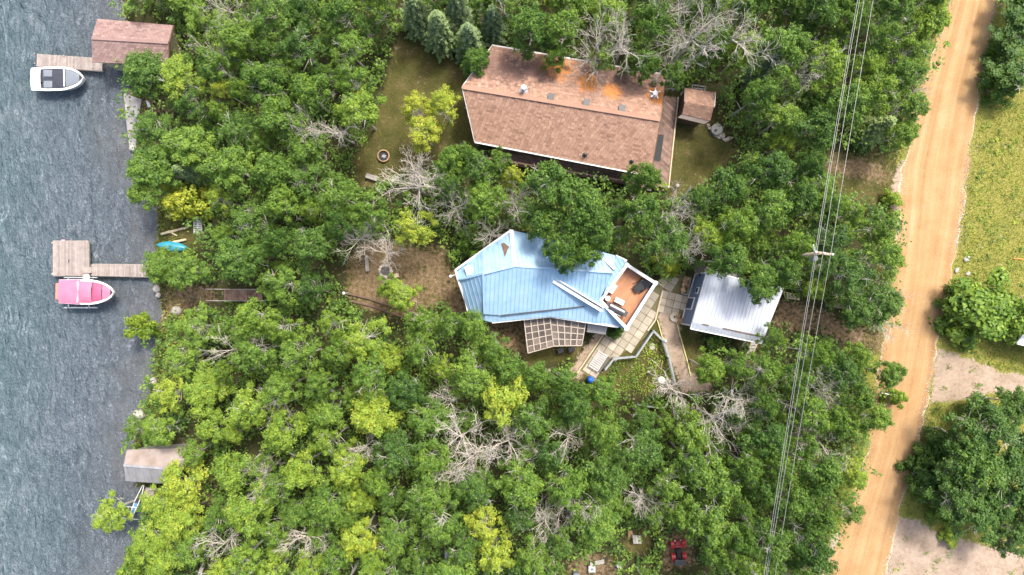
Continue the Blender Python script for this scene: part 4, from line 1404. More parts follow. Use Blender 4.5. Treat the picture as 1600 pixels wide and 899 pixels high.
wbt = thing('motorboat', 'white motorboat with navy cockpit moored at the upper dock', 'boat', W(88, 124, WZ))
org = W(48, 123.5, .9); org.z = 0
hw, pf = make_boat(wbt, 4.55, 2.05, -.35, 1.15, org, math.radians(1.0), M['boat_white'])
zt = .80
cover(wbt, 'cockpit', M['navy'], hw, pf, 4.55, zt + .04, .95, 2.9, .2, .07)
cover(wbt, 'bow_seat', M['grey_vinyl'], hw, pf, 4.55, zt + .05, 3.02, 4.25, .22, .06)
cover(wbt, 'engine_deck', M['boat_white'], hw, pf, 4.55, zt + .06, .0, .85, .06, .12)
MB().tube(pf(2.98, -.75, zt + .25), pf(2.98, .75, zt + .25), .05).build('windscreen', M['boat_white'], wbt)
for y in (-.5, .45):
    MB().box(pf(1.5, y, zt + .1), (.75, .6, .12)).build('seat', M['grey_vinyl'], wbt, bevel=.04)

# upper boathouse and its dock
ub = thing('boathouse', 'boathouse with mauve-brown shingle roof at the top of the shore', 'boathouse', W(205, 66, 0))
ue, ur_ = 2.6, 3.4
A, B, Cc, D = W(152, 30, ue), W(270, 40, ue), W(263, 103, ue), W(144, 97, ue)
r0_, r1_ = W(143.5, 60, ur_), W(263, 67, ur_)
ft = inset([A, B, Cc, D], .5)
uw = MB().prism(ft, -1.0, ue - .1)
uw.add([(*ft[1], ue - .1), (*ft[2], ue - .1), ((ft[1][0] + ft[2][0]) / 2, (ft[1][1] + ft[2][1]) / 2, ur_ - .2)], [(0, 1, 2)])
uw.build('wall', M['cream'], ub)
for q in ((A, B, r1_, r0_), (D, Cc, r1_, r0_)):
    rs = MB().slab(list(q), .12).build('roof_slope', M['underlay'], ub)
    sm = MB(); shingles(sm, *q, expo=.18, tabw=.34)
    stuff(sm.build('shingles', M['shingle2'], rs))
MB().beam(r0_ + Vector((0, 0, .03)), r1_ + Vector((0, 0, .03)), .24, .05).build('ridge_cap', M['shingle2'], ub)
for a, b in ((r1_, B), (r1_, Cc)):
    MB().beam(a + Vector((.05, 0, -.08)), b + Vector((.05, 0, -.08)), .07, .2).build('fascia', M['brown_wall'], ub)
tag(MB().lathe(W(277, 77), [(.42, 0), (.45, .3), (.42, .34), (0, .36)], 20).build('round_table', M['cream']), 'small round cream table beside the upper boathouse', 'table')
ud = thing('dock_walkway', 'pale plank dock between the white boat and the upper boathouse', 'dock', W(110, 96, WZ))
a, b, c, d = W(58, 85, DKZ), W(160, 92, DKZ), W(160, 111, DKZ), W(57, 104, DKZ)
stuff(planks(MB(), a, b, c, d, 38, .02).build('boards', M['dock_wood'], ud))
for p0, p1 in ((a, b), (d, c)):
    MB().beam(p0 + Vector((0, 0, -.12)), p1 + Vector((0, 0, -.12)), .08, .2).build('beam', M['grey_wood'], ud)
for px, py in ((60, 87), (60, 102), (105, 90), (105, 106), (150, 94), (150, 109)):
    q_ = W(px, py, 0)
    MB().tube((q_.x, q_.y, -2.4), (q_.x, q_.y, DKZ + .1), .06).build('pile', M['grey_wood'], ud)
sw = MB().prism([tuple(W(x, y))[:2] for x, y in ((194, 146), (222, 156), (216, 190), (213, 232), (203, 232), (198, 190))], -1.2, .08)
tag(sw.build('sea_wall', M['concrete']), 'pale concrete sea wall on the shore below the upper boathouse', 'sea wall')
tag(MB().beam(W(231, 158, .1), W(234, 168, .1), .25, .16).build('plank', M['white']), 'short white board on bare soil by the sea wall', 'plank')

# lower boathouse
lb2 = thing('boathouse', 'old boathouse with grey tin and rusty roof at the lower shore', 'boathouse', W(240, 728))
le, lr = 2.5, 3.2
A, B, Cc, D = W(198, 703, le), W(294, 700, le), W(272, 757, le), W(196, 752, le)
r0_, r1_ = W(193.5, 727, lr), W(284, 734, lr)
ft = inset([A, B, Cc, D], .4)
MB().prism(ft, -1.0, le - .1).build('wall', M['grey_wood'], lb2)
for q, mt, lbl in (((A, B, r1_, r0_), 'rusty_tin', 'brownish rusty roof slope'), ((D, Cc, r1_, r0_), 'grey_tin', 'pale grey tin roof slope')):
    o_ = MB().slab(list(q), .08).build('roof_slope', M[mt], lb2)
    o_['label'] = lbl
    rb = MB(); ribs(rb, list(q), (.03, 1), .62, .05, .035); stuff(rb.build('sheet_laps', M[mt], o_))
MB().beam(r0_ + Vector((0, 0, .05)), r1_ + Vector((0, 0, .05)), .2, .05).build('ridge_cap', M['grey_tin'], lb2)
# blue racing shell frame beside it
cr = thing('rowing_shell', 'narrow blue and white rowing shell with outrigger bars below the tin boathouse', 'boat', W(214, 785))
z_ = .6
pts0 = [(223, 758), (218, 768), (210, 784), (203, 806), (201, 812)]
pts1 = [(225, 758), (222, 772), (216, 788), (208, 806), (203, 812)]
for i in range(4):
    MB().slab([W(*pts0[i], z_), W(*pts0[i + 1], z_), W(*pts1[i + 1], z_), W(*pts1[i], z_)], .25).build('hull', M['steelblue'] if i > 1 else M['navy'], cr)
MB().path([W(x, y, z_ + .05) for x, y in pts0], .04, 6).build('gunwale', M['white'], cr)
MB().path([W(x, y, z_ + .05) for x, y in pts1], .04, 6).build('gunwale', M['white'], cr)
for a, b in (((190, 791), (219, 794)), ((186, 809), (216, 812))):
    MB().tube(W(*a, z_ + .12), W(*b, z_ + .12), .035, n=6).build('outrigger', M['white'], cr)
for a, b in (((203, 810), (206, 793)), ((207, 811), (212, 795))):
    MB().tube(W(*a, z_ + .08), W(*b, z_ + .08), .03, n=6).build('brace', M['white'], cr)
tag(planks(MB(), W(226, 763, .25), W(240, 763, .25), W(242, 780, .25), W(222, 778, .25), 6, .03).build('landing_stage', M['dock_wood']), 'small plank landing stage tucked below the tin boathouse', 'landing')

# shore odds and ends
can = thing('canoe', 'teal canoe lying upside down at the water edge', 'canoe', W(268, 385))
c0, c1 = W(243, 382.5, .3), W(293, 388, .3)
ax_ = (c1 - c0); Lc = ax_.length; ax_.normalize(); sd = Vector((-ax_.y, ax_.x, 0))
secs = []
for i in range(15):
    u = i / 14
    w = .44 * math.sin(math.pi * u) ** .7 + .01
    p0 = c0 + ax_ * (Lc * u)
    hz_ = .34 * math.sin(math.pi * u) ** .5 + .05
    secs.append([p0 + sd * (-w) + Vector((0, 0, -.15)), p0 + sd * (-w * .85) + Vector((0, 0, -.15 + hz_ * .6)), p0 + Vector((0, 0, -.15 + hz_)), p0 + sd * (w * .85) + Vector((0, 0, -.15 + hz_ * .6)), p0 + sd * w + Vector((0, 0, -.15))])
loft(MB(), secs).build('hull', M['teal'], can, True)
MB().tube(c0 + Vector((0, 0, .0)) + ax_ * .3, c1 + Vector((0, 0, .0)) - ax_ * .3 + Vector((0, 0, .0)), .02).build('keel', M['teal'], can)
for a, b, lb in (((260, 338), (299, 333.5), 'pale log lying farthest above the teal canoe'), ((252, 366), (295, 355), 'long pale log lying on the shore above the teal canoe'), ((263, 361), (277, 369), 'short pale board crossing under the long log'), ((270, 379), (291, 374.5), 'pale log end showing just above the teal canoe')):
    w_ = .12 if 'short' not in lb else .07
    tag(MB().tube(W(*a, .15), W(*b, .18), w_, w_ * .85, 9).build('log', M['pale_wood'], smooth=False), lb, 'log')
plt = thing('pallet', 'weathered whitish pallet standing on the shore near the logs', 'pallet', W(309, 353))
for i in range(7):
    y = 342 + i * 3.4
    MB().beam(W(302.5, y, .25), W(315.5, y + .3, .25), .13, .03).build('slat', M['offwhite'], plt)
for x in (303, 309, 315):
    MB().beam(W(x, 341, .16), W(x + .5, 365, .16), .09, .12).build('bearer', M['offwhite'], plt)
stp = thing('timber_steps', 'dark brown timber steps through the trees above the lower dock', 'steps', W(375, 461))
for i in range(15):
    px = 352 + i * 4.0
    MB().beam(W(px, 453, .2 + .02 * i), W(px, 469, .2 + .02 * i), .2, .06, random.random()).build('tread', M['deck_brown'], stp)
for py in (452, 470):
    MB().beam(W(322, py, .9), W(412, py + .5, 1.1), .06, .06).build('hand_rail', M['grey_wood'], stp)
    for px in (322, 352, 382, 410):
        q_ = W(px, py, .9)
        MB().box((q_.x, q_.y, .5), (.07, .07, 1.0)).build('post', M['grey_wood'], stp)
for px, py, r, lb in ((245, 452, .35, 'white rock at the waterline right of the pink boat'), (247, 462, .25, 'small pale rock at the waterline below the white rock'), (276, 485, .45, 'tall pale rock on the bare shore bank'), (218, 648, .5, 'large pale rock at the waterline above the tin boathouse'), (216, 655, .3, 'smaller pale rock touching the large waterline rock'), (218, 870, .42, 'white rock at the waterline near the lower left corner'), (239, 596, .35, 'pale rock on the shore left of the woods'), (208, 232, .3, 'pale rock at the foot of the sea wall')):
    tag(MB().ball(W(px, py, -.05), r, 1.1, 1, .7, 9, 6, .2, .5, rr.uniform(0, 3), rr).build('rock', M['pale_stone'], smooth=True), lb, 'rock')
tag(MB().slab([W(258, 842, .5), W(276, 836, .5), W(278, 856, .6), W(262, 866, .5)], .1).build('tarpaulin', M['concrete']), 'grey tarpaulin showing between trees near the lower left shore', 'tarpaulin')
for a, b, lb in (((311, 899), (319, 880), 'pale fallen trunk at the bottom left woods'),):
    tag(MB().tube(W(*a, .3), W(*b, .4), .2, .16, 9).build('log', M['dead']), lb, 'log')

# ------------------------------------------------------------------ fire places and benches
fp_ = thing('fire_ring', 'ring of pale field stones around ashes in the clearing', 'fire pit', W(602, 424))
for i in range(13):
    a = i / 13 * 2 * math.pi
    MB().ball(W(602, 424, .12) + Vector((.52 * math.cos(a), .52 * math.sin(a), 0)), rr.uniform(.13, .19), 1, 1, .8, 8, 6, .12, rr.random(), a, rr).build('stone', M['stone'], fp_, True)
MB().lathe(W(602, 424, 0), [(.43, .2), (.46, .22), (.47, 0)], 20).build('steel_rim', M['grey_tin'], fp_)
MB().lathe(W(602, 424, .03), [(.44, 0), (.2, .05), (0, .07)], 16).build('ash_bed', M['ash'], fp_)
fb = thing('fire_bowl', 'round black fire bowl with tan rim on the shaded lawn', 'fire pit', W(600, 244.5))
MB().lathe(W(600, 244.5), [(.52, 0), (.54, .3), (.45, .32), (.43, .1)], 26).build('rim', M['rust_stone'], fb)
MB().lathe(W(600, 244.5, .04), [(.44, .05), (0, .08)], 20).build('bowl', M['black'], fb)
for a in (.4, 1.6, 2.6):
    MB().beam(W(600, 244.5, .16) + Vector((.2 * math.cos(a), .2 * math.sin(a), 0)), W(600, 244.5, .2) - Vector((.22 * math.cos(a), .2 * math.sin(a), 0)), .07, .06).build('log', M['grey_tin'], fb)


def plank_bench(pa, pb2, lb, w=.3, h=.45, n=3):
    t = thing('plank_bench', lb, 'bench', W((pa[0] + pb2[0]) / 2, (pa[1] + pb2[1]) / 2))
    a, b = W(*pa, h), W(*pb2, h)
    d_ = (b - a).normalized(); s_ = Vector((-d_.y, d_.x, 0))
    for i in range(n):
        o_ = s_ * (w * ((i + .5) / n - .5))
        MB().beam(a + o_, b + o_, w / n - .02, .05, random.random()).build('plank', M['grey_wood'], t)
    for u in (.12, .88):
        q_ = lerp(a, b, u)
        MB().box((q_.x, q_.y, h / 2 - .02), (w * .8, w * .8, h - .05), math.atan2(d_.y, d_.x)).build('leg', M['grey_wood'], t)


plank_bench((572.5, 399), (574, 424), 'weathered plank bench standing left of the stone fire ring', .3)
plank_bench((572, 274), (590, 280), 'grey plank bench on the lawn below the black fire bowl', .42, .45, 4)
tag(MB().box(W(619.5, 431, .18), (.42, .36, .36), .2).build('chopping_block', M['pale_wood'], bevel=.03), 'pale wooden chopping block right of the stone fire ring', 'block')
for px, py, dx, dy, lb in ((537, 458.5, 7, -.4, 'white globe path light at the left end of the clearing'), (704, 432, 8, -3, 'white spigot light beside the blue house corner')):
    t = thing('path_light', lb, 'light', W(px, py))
    MB().tube(W(px + dx, py + dy), W(px, py, 1.0), .03).build('stem', M['white'], t)
    MB().ball(W(px, py, 1.05), .15, nu=12, nv=8).build('globe', M['white'], t, True)
m_ = MB()
for a, b in zip([(545, 459), (575, 466), (610, 478), (650, 490)], [(575, 466), (610, 478), (650, 490), (690, 500)]): m_.beam(W(*a, .1), W(*b, .1), .16, .22)
tag(m_.build('retaining_timber', M['brown_wall']), 'dark retaining timber along the lower edge of the fire ring clearing', 'edging')
m_ = MB()
for a, b in zip([(548, 470), (580, 478), (620, 492)], [(580, 478), (620, 492), (660, 508)]): m_.beam(W(*a, .08), W(*b, .08), .16, .18)
tag(m_.build('retaining_timber', M['brown_wall']), 'second dark retaining timber below the clearing, under leaves', 'edging')

# ------------------------------------------------------------------ power line
pp = thing('power_pole', 'wooden power pole with crossarm standing among trees near the road', 'power pole', (W(1279, 396, 10.3).x, W(1279, 396, 10.3).y, 0))
pt_ = W(1279, 396, 10.3)
MB().tube((pt_.x, pt_.y, 0), (pt_.x, pt_.y, 10.6), .16, .11, 12).build('pole', M['pole_wood'], pp, True)
ca, cb_ = W(1273, 394, 10.3), W(1299, 398, 10.3)
MB().beam(ca, cb_, .16, .14).build('crossarm', M['pole_wood'], pp)
MB().beam(lerp(ca, cb_, .25) + Vector((0, 0, -.1)), (pt_.x, pt_.y, 9.7), .05, .05).build('brace', M['dark_metal'], pp)
MB().tube(W(1271, 383, 10.9), W(1272, 392, 10.4), .05).build('bracket', M['porcelain'], pp)
for q_ in (ca, lerp(ca, cb_, .5), cb_):
    MB().lathe(q_, [(.05, .05), (.08, .12), (.05, .2), (.08, .26), (0, .3)], 10).build('insulator', M['porcelain'], pp)
MB().lathe((pt_.x + .1, pt_.y - .35, 8.9), [(.0, 0), (.2, .02), (.2, .7), (.16, .76), (0, .8)], 14).build('transformer', M['grey_tin'], pp)
ends = [((1341, 0), (1274, 392), (1212, 785), 'leftmost of the four overhead wires'), ((1344, 0), (1276.5, 393), (1215, 785), 'second overhead wire from the left'), ((1351, 0), (1286, 395), (1219, 785), 'third overhead wire from the left'), ((1365.4, 0), (1298, 397.5), (1231, 785), 'rightmost of the four overhead wires')]
for i, (t0, mid, t1, lb) in enumerate(ends):
    z_ = 10.5
    m_ = MB()
    c_ = W(*mid, z_)
    for e_ in (t0, t1):
        q_ = W(*e_, 9.9)
        dv = (q_ - c_).to_2d().normalized()
        pts = []
        for k in range(15):
            s_ = k * 5.0
            sag = -1.5 * (1 - ((s_ - 35) / 35) ** 2)
            pts.append(Vector((c_.x + dv.x * s_, c_.y + dv.y * s_, z_ + sag * .6)))
        for a, b in zip(pts[:-1], pts[1:]): m_.tube(a, b, .014, .014, 5, False)
    tag(m_.build('overhead_wire', M['wire']), lb + ' crossing the trees beside the road', 'wire')

# ------------------------------------------------------------------ quad bike and camp things at the bottom
qb = thing('quad_bike', 'red quad bike with black rear box parked among trees', 'quad bike', W(1057, 858))
qc = W(1057.5, 858, 0)
Rq = Matrix.Rotation(math.radians(4), 3, 'Z')
qp = lambda x, y, z: qc + Rq @ Vector((x, y, z))
for sx in (-1, 1):
    for y in (.62, -.55):
        w_ = thing if False else None
        tw = MB()
        prof = [(.12, -.13), (.26, -.13), (.3, -.07), (.3, .07), (.26, .13), (.12, .13)]
        cen = qp(sx * .46, y, .3)
        vs, fs, n_ = [], [], 16
        for r_0, o_ in prof:
            for k in range(n_):
                th = 2 * math.pi * k / n_
                vs.append(cen + Rq @ Vector((o_, r_0 * math.cos(th), r_0 * math.sin(th))))
        for j in range(len(prof) - 1):
            for k in range(n_):
                fs.append((j * n_ + k, j * n_ + (k + 1) % n_, (j + 1) * n_ + (k + 1) % n_, (j + 1) * n_ + k))
        tw.add(vs, fs)
        wh = tw.build('wheel', M['tyre'], qb, True)
        MB().tube(cen + Rq @ Vector((-.09, 0, 0)), cen + Rq @ Vector((.09, 0, 0)), .13).build('rim', M['alu'], wh)
    for y in (.62, -.5):
        f_ = MB()
        pts = [(-.38, .52), (-.25, .68), (0, .74), (.25, .68), (.38, .52)]
        vs = [qp(sx * (.30 if e_ else .64), y + a, z + (.05 if e_ else 0)) for e_ in (0, 1) for a, z in pts]
        f_.add(vs, [(i, i + 1, 6 + i, 5 + i) for i in range(4)])
        f_.build('fender', M['red'], qb, True)
MB().slab([qp(-.22, .95, .72), qp(.22, .95, .72), qp(.3, .45, .86), qp(-.3, .45, .86)], .2).build('nose', M['red'], qb, bevel=.03)
MB().slab([qp(-.18, .3, .84), qp(.18, .3, .84), qp(.2, -.45, .8), qp(-.2, -.45, .8)], .18).build('seat', M['black'], qb, bevel=.04)
MB().box(qp(0, -.8, .9), (.95, .5, .34), M=Rq).build('cargo_box', M['grill'], qb, bevel=.05)
MB().path([qp(-.46, .22, 1.08), qp(-.15, .34, 1.06), qp(.15, .34, 1.06), qp(.46, .22, 1.08)], .025, 6).build('handlebar', M['dark_metal'], qb)
MB().box(qp(0, .05, .5), (.4, 1.4, .3), M=Rq).build('frame', M['dark_metal'], qb)
for y in (.98, .8, .62):
    MB().tube(qp(-.42, y, .92), qp(.42, y, .92), .018, n=6).build('rack_bar', M['dark_metal'], qb)
for sx in (-1, 1):
    MB().lathe(qp(sx * .24, .98, .62), [(.08, 0), (.06, .05), (0, .06)], 10).build('headlight', M['offwhite'], qb)
ct = thing('camp_table', 'broken grey timber table among trees left of the quad bike', 'table', W(996, 842))
for i in range(5):
    MB().beam(W(989 + i * 2.6, 836 + i * .3, .7), W(991 + i * 2.6, 850, .7), .13, .04, random.random()).build('plank', M['grey_wood'], ct)
for px, py in ((990, 838), (1001, 838), (992, 849), (1002, 849)):
    q_ = W(px, py, .7); MB().box((q_.x, q_.y, .34), (.08, .08, .66)).build('leg', M['grey_wood'], ct)
fw = thing('firewood_stack', 'small stack of orange-brown firewood beside the broken timber table', 'firewood', W(985, 834))
for i in range(6):
    MB().tube(W(981, 830 + i * 1.8, .25), W(988, 831 + i * 1.8, .25), .07, .07, 8).build('log', M['rust_stone'], fw)
ck = thing('camp_chair', 'white plastic chair at the bottom edge clearing', 'chair', W(925, 889))
MB().box(W(925, 890, .42), (.5, .5, .04)).build('seat', M['white'], ck, bevel=.02)
MB().slab([W(920.5, 886, .44), W(929.5, 886, .44), W(929.5, 884, .85), W(920.5, 884, .85)], .05).build('backrest', M['white'], ck)
for sx in (-1, 1):
    MB().beam(W(925 + sx * 4.6, 885, .62), W(925 + sx * 4.6, 895, .62), .05, .04).build('arm', M['white'], ck)
    for y in (886, 894):
        q_ = W(925 + sx * 4.2, y, .4); MB().box((q_.x, q_.y, .2), (.04, .04, .4)).build('leg', M['white'], ck)
MB().box(W(925, 890, .46), (.26, .22, .04)).build('cushion', M['grey_vinyl'], ck)
tag(MB().lathe(W(968, 882), [(.28, 0), (.3, .32), (.25, .35), (.22, .2), (0, .18)], 18).build('wash_tub', M['offwhite']), 'round white wash tub under the trees near the bottom edge', 'tub')
cg = thing('camp_counter', 'grey plank counter beside the white plastic chair', 'table', W(936, 878))
for i in range(3):
    MB().beam(W(922, 880 + i * 2.2, .8), W(944, 875 + i * 2.2, .8), .11, .04).build('plank', M['grey_wood'], cg)
for px, py in ((924, 882), (942, 878)):
    q_ = W(px, py, .78); MB().box((q_.x, q_.y, .38), (.08, .08, .76)).build('leg', M['grey_wood'], cg)
tag(MB().box(W(900, 897, .3), (.5, .3, .6)).build('cooler', M['grey_vinyl'], bevel=.03), 'grey cooler box at the bottom edge left of the white chair', 'cooler')
shed3 = thing('tin_sheet', 'bluish grey tin sheet half hidden by leaves near the bottom edge', 'tin sheet', W(706, 872))
q = [W(695, 862, .8), W(714, 864, .8), W(713, 882, .6), W(694, 880, .6)]
o_ = MB().slab(q, .03).build('sheet', M['grey_tin'], shed3)
rb = MB(); ribs(rb, q, (0, 1), .2, .08, .04); stuff(rb.build('corrugations', M['grey_tin'], o_))
for p_ in q:
    MB().box((p_.x, p_.y, p_.z / 2 - .03), (.07, .07, p_.z - .06)).build('post', M['grey_wood'], shed3)
tag(MB().beam(W(995, 632, .4), W(1035, 638, .4), .1, .5).build('plank_fence', M['rail_grey']), 'low grey board fence under the trees below the garden lamp', 'fence')

# ------------------------------------------------------------------ right of the road
tag(MB().tube(W(1583, 404, .06), W(1598, 405.5, .06), .05, .05, 8).build('drain_pipe', M['orange']), 'short orange pipe lying in the grass at the right edge', 'pipe')
sg = thing('marker_sign', 'small white marker board on a post at the left road edge', 'sign', W(1379, 613))
MB().tube(W(1379, 613), W(1381, 614, 1.3), .035).build('post', M['grey_wood'], sg)
MB().beam(W(1377, 614, 1.3), W(1388, 616, 1.3), .06, .28).build('board', M['white'], sg)
for px, py, r, lb in ((1511, 405, .28, 'pale flat rock in the grass above the round bush'), (1495, 423, .22, 'small pale rock at the grass edge below the flat rock'), (1512, 660, .22, 'squarish pale rock at the edge of the dark thicket'), (1512, 428, .2, 'small pale rock under the round bush edge')):
    tag(MB().ball(W(px, py, .05), r, 1.2, .9, .5, 9, 6, .2, .5, rr.uniform(0, 3), rr).build('rock', M['pale_stone'], smooth=True), lb, 'rock')
cr_ = thing('shed', 'corner of a grey-roofed shed with white eave cut off by the right photo edge', 'shed', W(1640, 515))
sq = [W(1589, 537, 2.5), W(1612, 503, 2.5), W(1690, 520, 2.5), W(1668, 556, 2.5)]
MB().slab(sq, .08).build('roof_panel', M['silver_metal'], cr_)
for i in range(4):
    MB().beam(sq[i] + Vector((0, 0, -.05)), sq[(i + 1) % 4] + Vector((0, 0, -.05)), .12, .18).build('fascia', M['white'], cr_)
MB().prism(inset(sq, .4), 0, 2.4).build('wall', M['brown_wall'], cr_)

# ------------------------------------------------------------------ trees
def kites(cen, nrm, size, rng, asp=0.62):
    """One leaf (kite) at every centre, lying across nrm."""
    n = len(cen)
    nrm = nrm / (np.linalg.norm(nrm, axis=1, keepdims=True) + 1e-9)
    t = np.cross(nrm, rng.normal(size=(n, 3)))
    t /= np.linalg.norm(t, axis=1, keepdims=True) + 1e-9
    b = np.cross(nrm, t)
    size = np.asarray(size).reshape(-1, 1)
    v = np.stack([cen - t * size, cen + b * size * asp + t * size * 0.1, cen + t * size, cen - b * size * asp + t * size * 0.1], 1)
    return v.reshape(-1, 3)


def limb_mesh(segs, name, mat):
    m_ = MB()
    for p0, p1, r0, r1, n in segs:
        m_.tube(p0, p1, r0, r1, n, False)
    me_ = m_.mesh(name)
    me_.materials.append(mat)
    return me_


def make_aspen(seed, R=2.3, H=9.0, lobes=13, leaf=0.115, low=3.2, density=1.0, clump=0.22):
    rng = np.random.default_rng(seed)
    segs = []
    top = np.array([rng.normal(0, .25), rng.normal(0, .25), H * .82])
    base = np.array([0, 0, -0.05])
    prev, pr = base, 0.15
    pts = [base]
    for k in range(1, 6):
        t = k / 5
        q = base + (top - base) * t + np.array([rng.normal(0, .08), rng.normal(0, .08), 0]) * (t < 1)
        segs.append((prev, q, pr, 0.15 * (1 - .75 * t), 7))
        prev, pr = q, 0.15 * (1 - .75 * t)
        pts.append(q)
    C_, N_, Sz, T_ = [], [], [], []
    for i in range(lobes):
        a = i * 2.399 + rng.uniform(-.4, .4)
        d = R * math.sqrt((i + .4) / lobes) * rng.uniform(.58, 1.18)
        lr = rng.uniform(.24, .72) * R / 2.3 * (1.1 - .25 * d / R)
        zt = H - lr * .6 - (d / R) ** 1.7 * (H - low) * rng.uniform(.2, .6) - rng.uniform(0, 1.7)
        tip = np.array([d * math.cos(a), d * math.sin(a), zt])
        s0 = pts[0] + (pts[-1] - pts[0]) * min(.98, max(.3, (zt - d * .75) / (H * .82)))
        mid = (s0 + tip) / 2 + np.array([rng.normal(0, .15), rng.normal(0, .15), -.12])
        segs.append((s0, mid, .055, .035, 5)); segs.append((mid, tip, .035, .014, 4))
        lobet = rng.normal(.5, .13)
        nc = int(rng.integers(15, 23) * density)
        if rng.random() < .10 and H > 5: nc = -int(nc * .6)
        bare = nc < 0
        for c in range(abs(nc)):
            u = rng.normal(size=3)
            u /= np.linalg.norm(u)
            if u[2] < -.35: u[2] *= -.7
            rad = lr * rng.uniform(.4, 1.45)
            cc_ = tip + u * rad * np.array([1, 1, .75])
            if bare or rng.random() < .35: segs.append((tip - np.array([0, 0, .1]), cc_ + u * .25 * bare, .016, .008, 3))
            if bare: continue
            nl = int(rng.integers(11, 19))
            off = rng.normal(size=(nl, 3)) * clump * np.array([1, 1, .6]) * rng.uniform(.7, 1.25)
            C_.append(cc_ + off)
            N_.append(off / clump * .45 + u * .5 + np.array([0, 0, .75]) + rng.normal(size=(nl, 3)) * .45)
            Sz.append(leaf * rng.uniform(.65, 1.3, nl))
            T_.append(np.clip(lobet * .5 + rng.normal(.5, .22) * .5 + rng.normal(0, .13, nl), 0, 1))
    cen, nr = np.concatenate(C_), np.concatenate(N_)
    crown = raw_mesh('crown', kites(cen, nr, np.concatenate(Sz), rng), 4, np.concatenate(T_), M['leaf'])
    trunk = limb_mesh([(tuple(a), tuple(b), c, d, n) for a, b, c, d, n in segs], 'trunk', M['bark'])
    return crown, trunk


def make_spruce(seed, R=2.0, H=10.0):
    rng = np.random.default_rng(seed)
    C_, N_, Sz, T_ = [], [], [], []
    segs = [((0, 0, -.05), (0, 0, H), .16, .02, 7)]
    z = 1.2
    while z < H - .1:
        f = 1 - z / H
        nb = int(6 + 5 * f)
        a0 = rng.uniform(0, 6)
        for k in range(nb):
            a = a0 + k * 2 * math.pi / nb + rng.normal(0, .12)
            L = R * (f ** .8) * rng.uniform(.8, 1.12) + .12
            dr_ = np.array([math.cos(a), math.sin(a), -.18])
            s0 = np.array([0, 0, z])
            segs.append((tuple(s0), tuple(s0 + dr_ * L), .025, .006, 3))
            n = int(26 * L) + 6
            t = rng.uniform(.12, 1, n) ** .8
            wdt = .30 * (1.05 - t) * (L / R + .5) + .05
            sdv = np.array([-math.sin(a), math.cos(a), 0])
            s_ = rng.uniform(-1, 1, n)
            cen = s0 + dr_ * (L * t)[:, None] + sdv * (s_ * wdt)[:, None] + rng.normal(0, .03, (n, 3))
            C_.append(cen)
            N_.append(np.array([0, 0, 1.0]) + dr_ * .3 + rng.normal(0, .35, (n, 3)))
            Sz.append(rng.uniform(.08, .17, n))
            T_.append(np.clip(.25 + .5 * t + rng.normal(0, .14, n), 0, 1))
        z += .42 * (.55 + f)
    crown = raw_mesh('crown', kites(np.concatenate(C_), np.concatenate(N_), np.concatenate(Sz), rng, .4), 4, np.concatenate(T_), M['needle'])
    trunk = limb_mesh(segs, 'trunk', M['dark_bark'])
    return crown, trunk


def make_dead(seed, R=2.2, H=8.0, lean=(0, 0)):
    rng = np.random.default_rng(seed)
    segs, tw = [], []
    top = np.array([lean[0] + rng.normal(0, .3), lean[1] + rng.normal(0, .3), H * .62])
    segs.append(((0, 0, -.05), tuple(top * .5 + rng.normal(0, .08, 3)), .13, .10, 7))
    segs.append((segs[-1][1], tuple(top), .10, .07, 6))

    def grow(p, d, L, r, lev):
        n = 3
        q = p
        for k in range(n):
            d = d + rng.normal(0, .16, 3) + np.array([0, 0, .03])
            d /= np.linalg.norm(d)
            q2 = q + d * L / n
            r2 = r * .86
            (segs if lev < 1 else tw).append((tuple(q), tuple(q2), r, r2, 5 if lev < 1 else 3))
            if lev < 3:
                for _ in range(1 if lev == 2 else 2):
                    if rng.random() < .85:
                        e = d + rng.normal(0, .62, 3)
                        e[2] += .12
                        e /= np.linalg.norm(e)
                        grow(q2, e, L * rng.uniform(.45, .72), max(r2 * .6, .011), lev + 1)
            q, r = q2, r2
    for i in range(7):
        a = i * 2.4 + rng.uniform(-.3, .3)
        z = H * rng.uniform(.42, .62)
        f = z / (H * .62)
        d = np.array([math.cos(a), math.sin(a), rng.uniform(.35, 1.1)])
        grow(top * f, d / np.linalg.norm(d), R * rng.uniform(.6, 1.0), .05, 0)
    return limb_mesh(tw, 'branches', M['dead']), limb_mesh(segs, 'trunk', M['dead'])


ASP = [make_aspen(100 + i, lobes=[24, 29, 33, 27][i % 4], leaf=[.105, .092, .112][i % 3], clump=[.14, .12, .16][i % 3]) for i in range(12)]
BUSH = [make_aspen(300 + i, R=1.6, H=2.6, lobes=20, leaf=.115, low=.5, clump=.16) for i in range(4)]
SPR = [make_spruce(400 + i) for i in range(3)]
DEAD = [make_dead(500 + i) for i in range(6)]

TREES = []          # dicts, labelled at the end


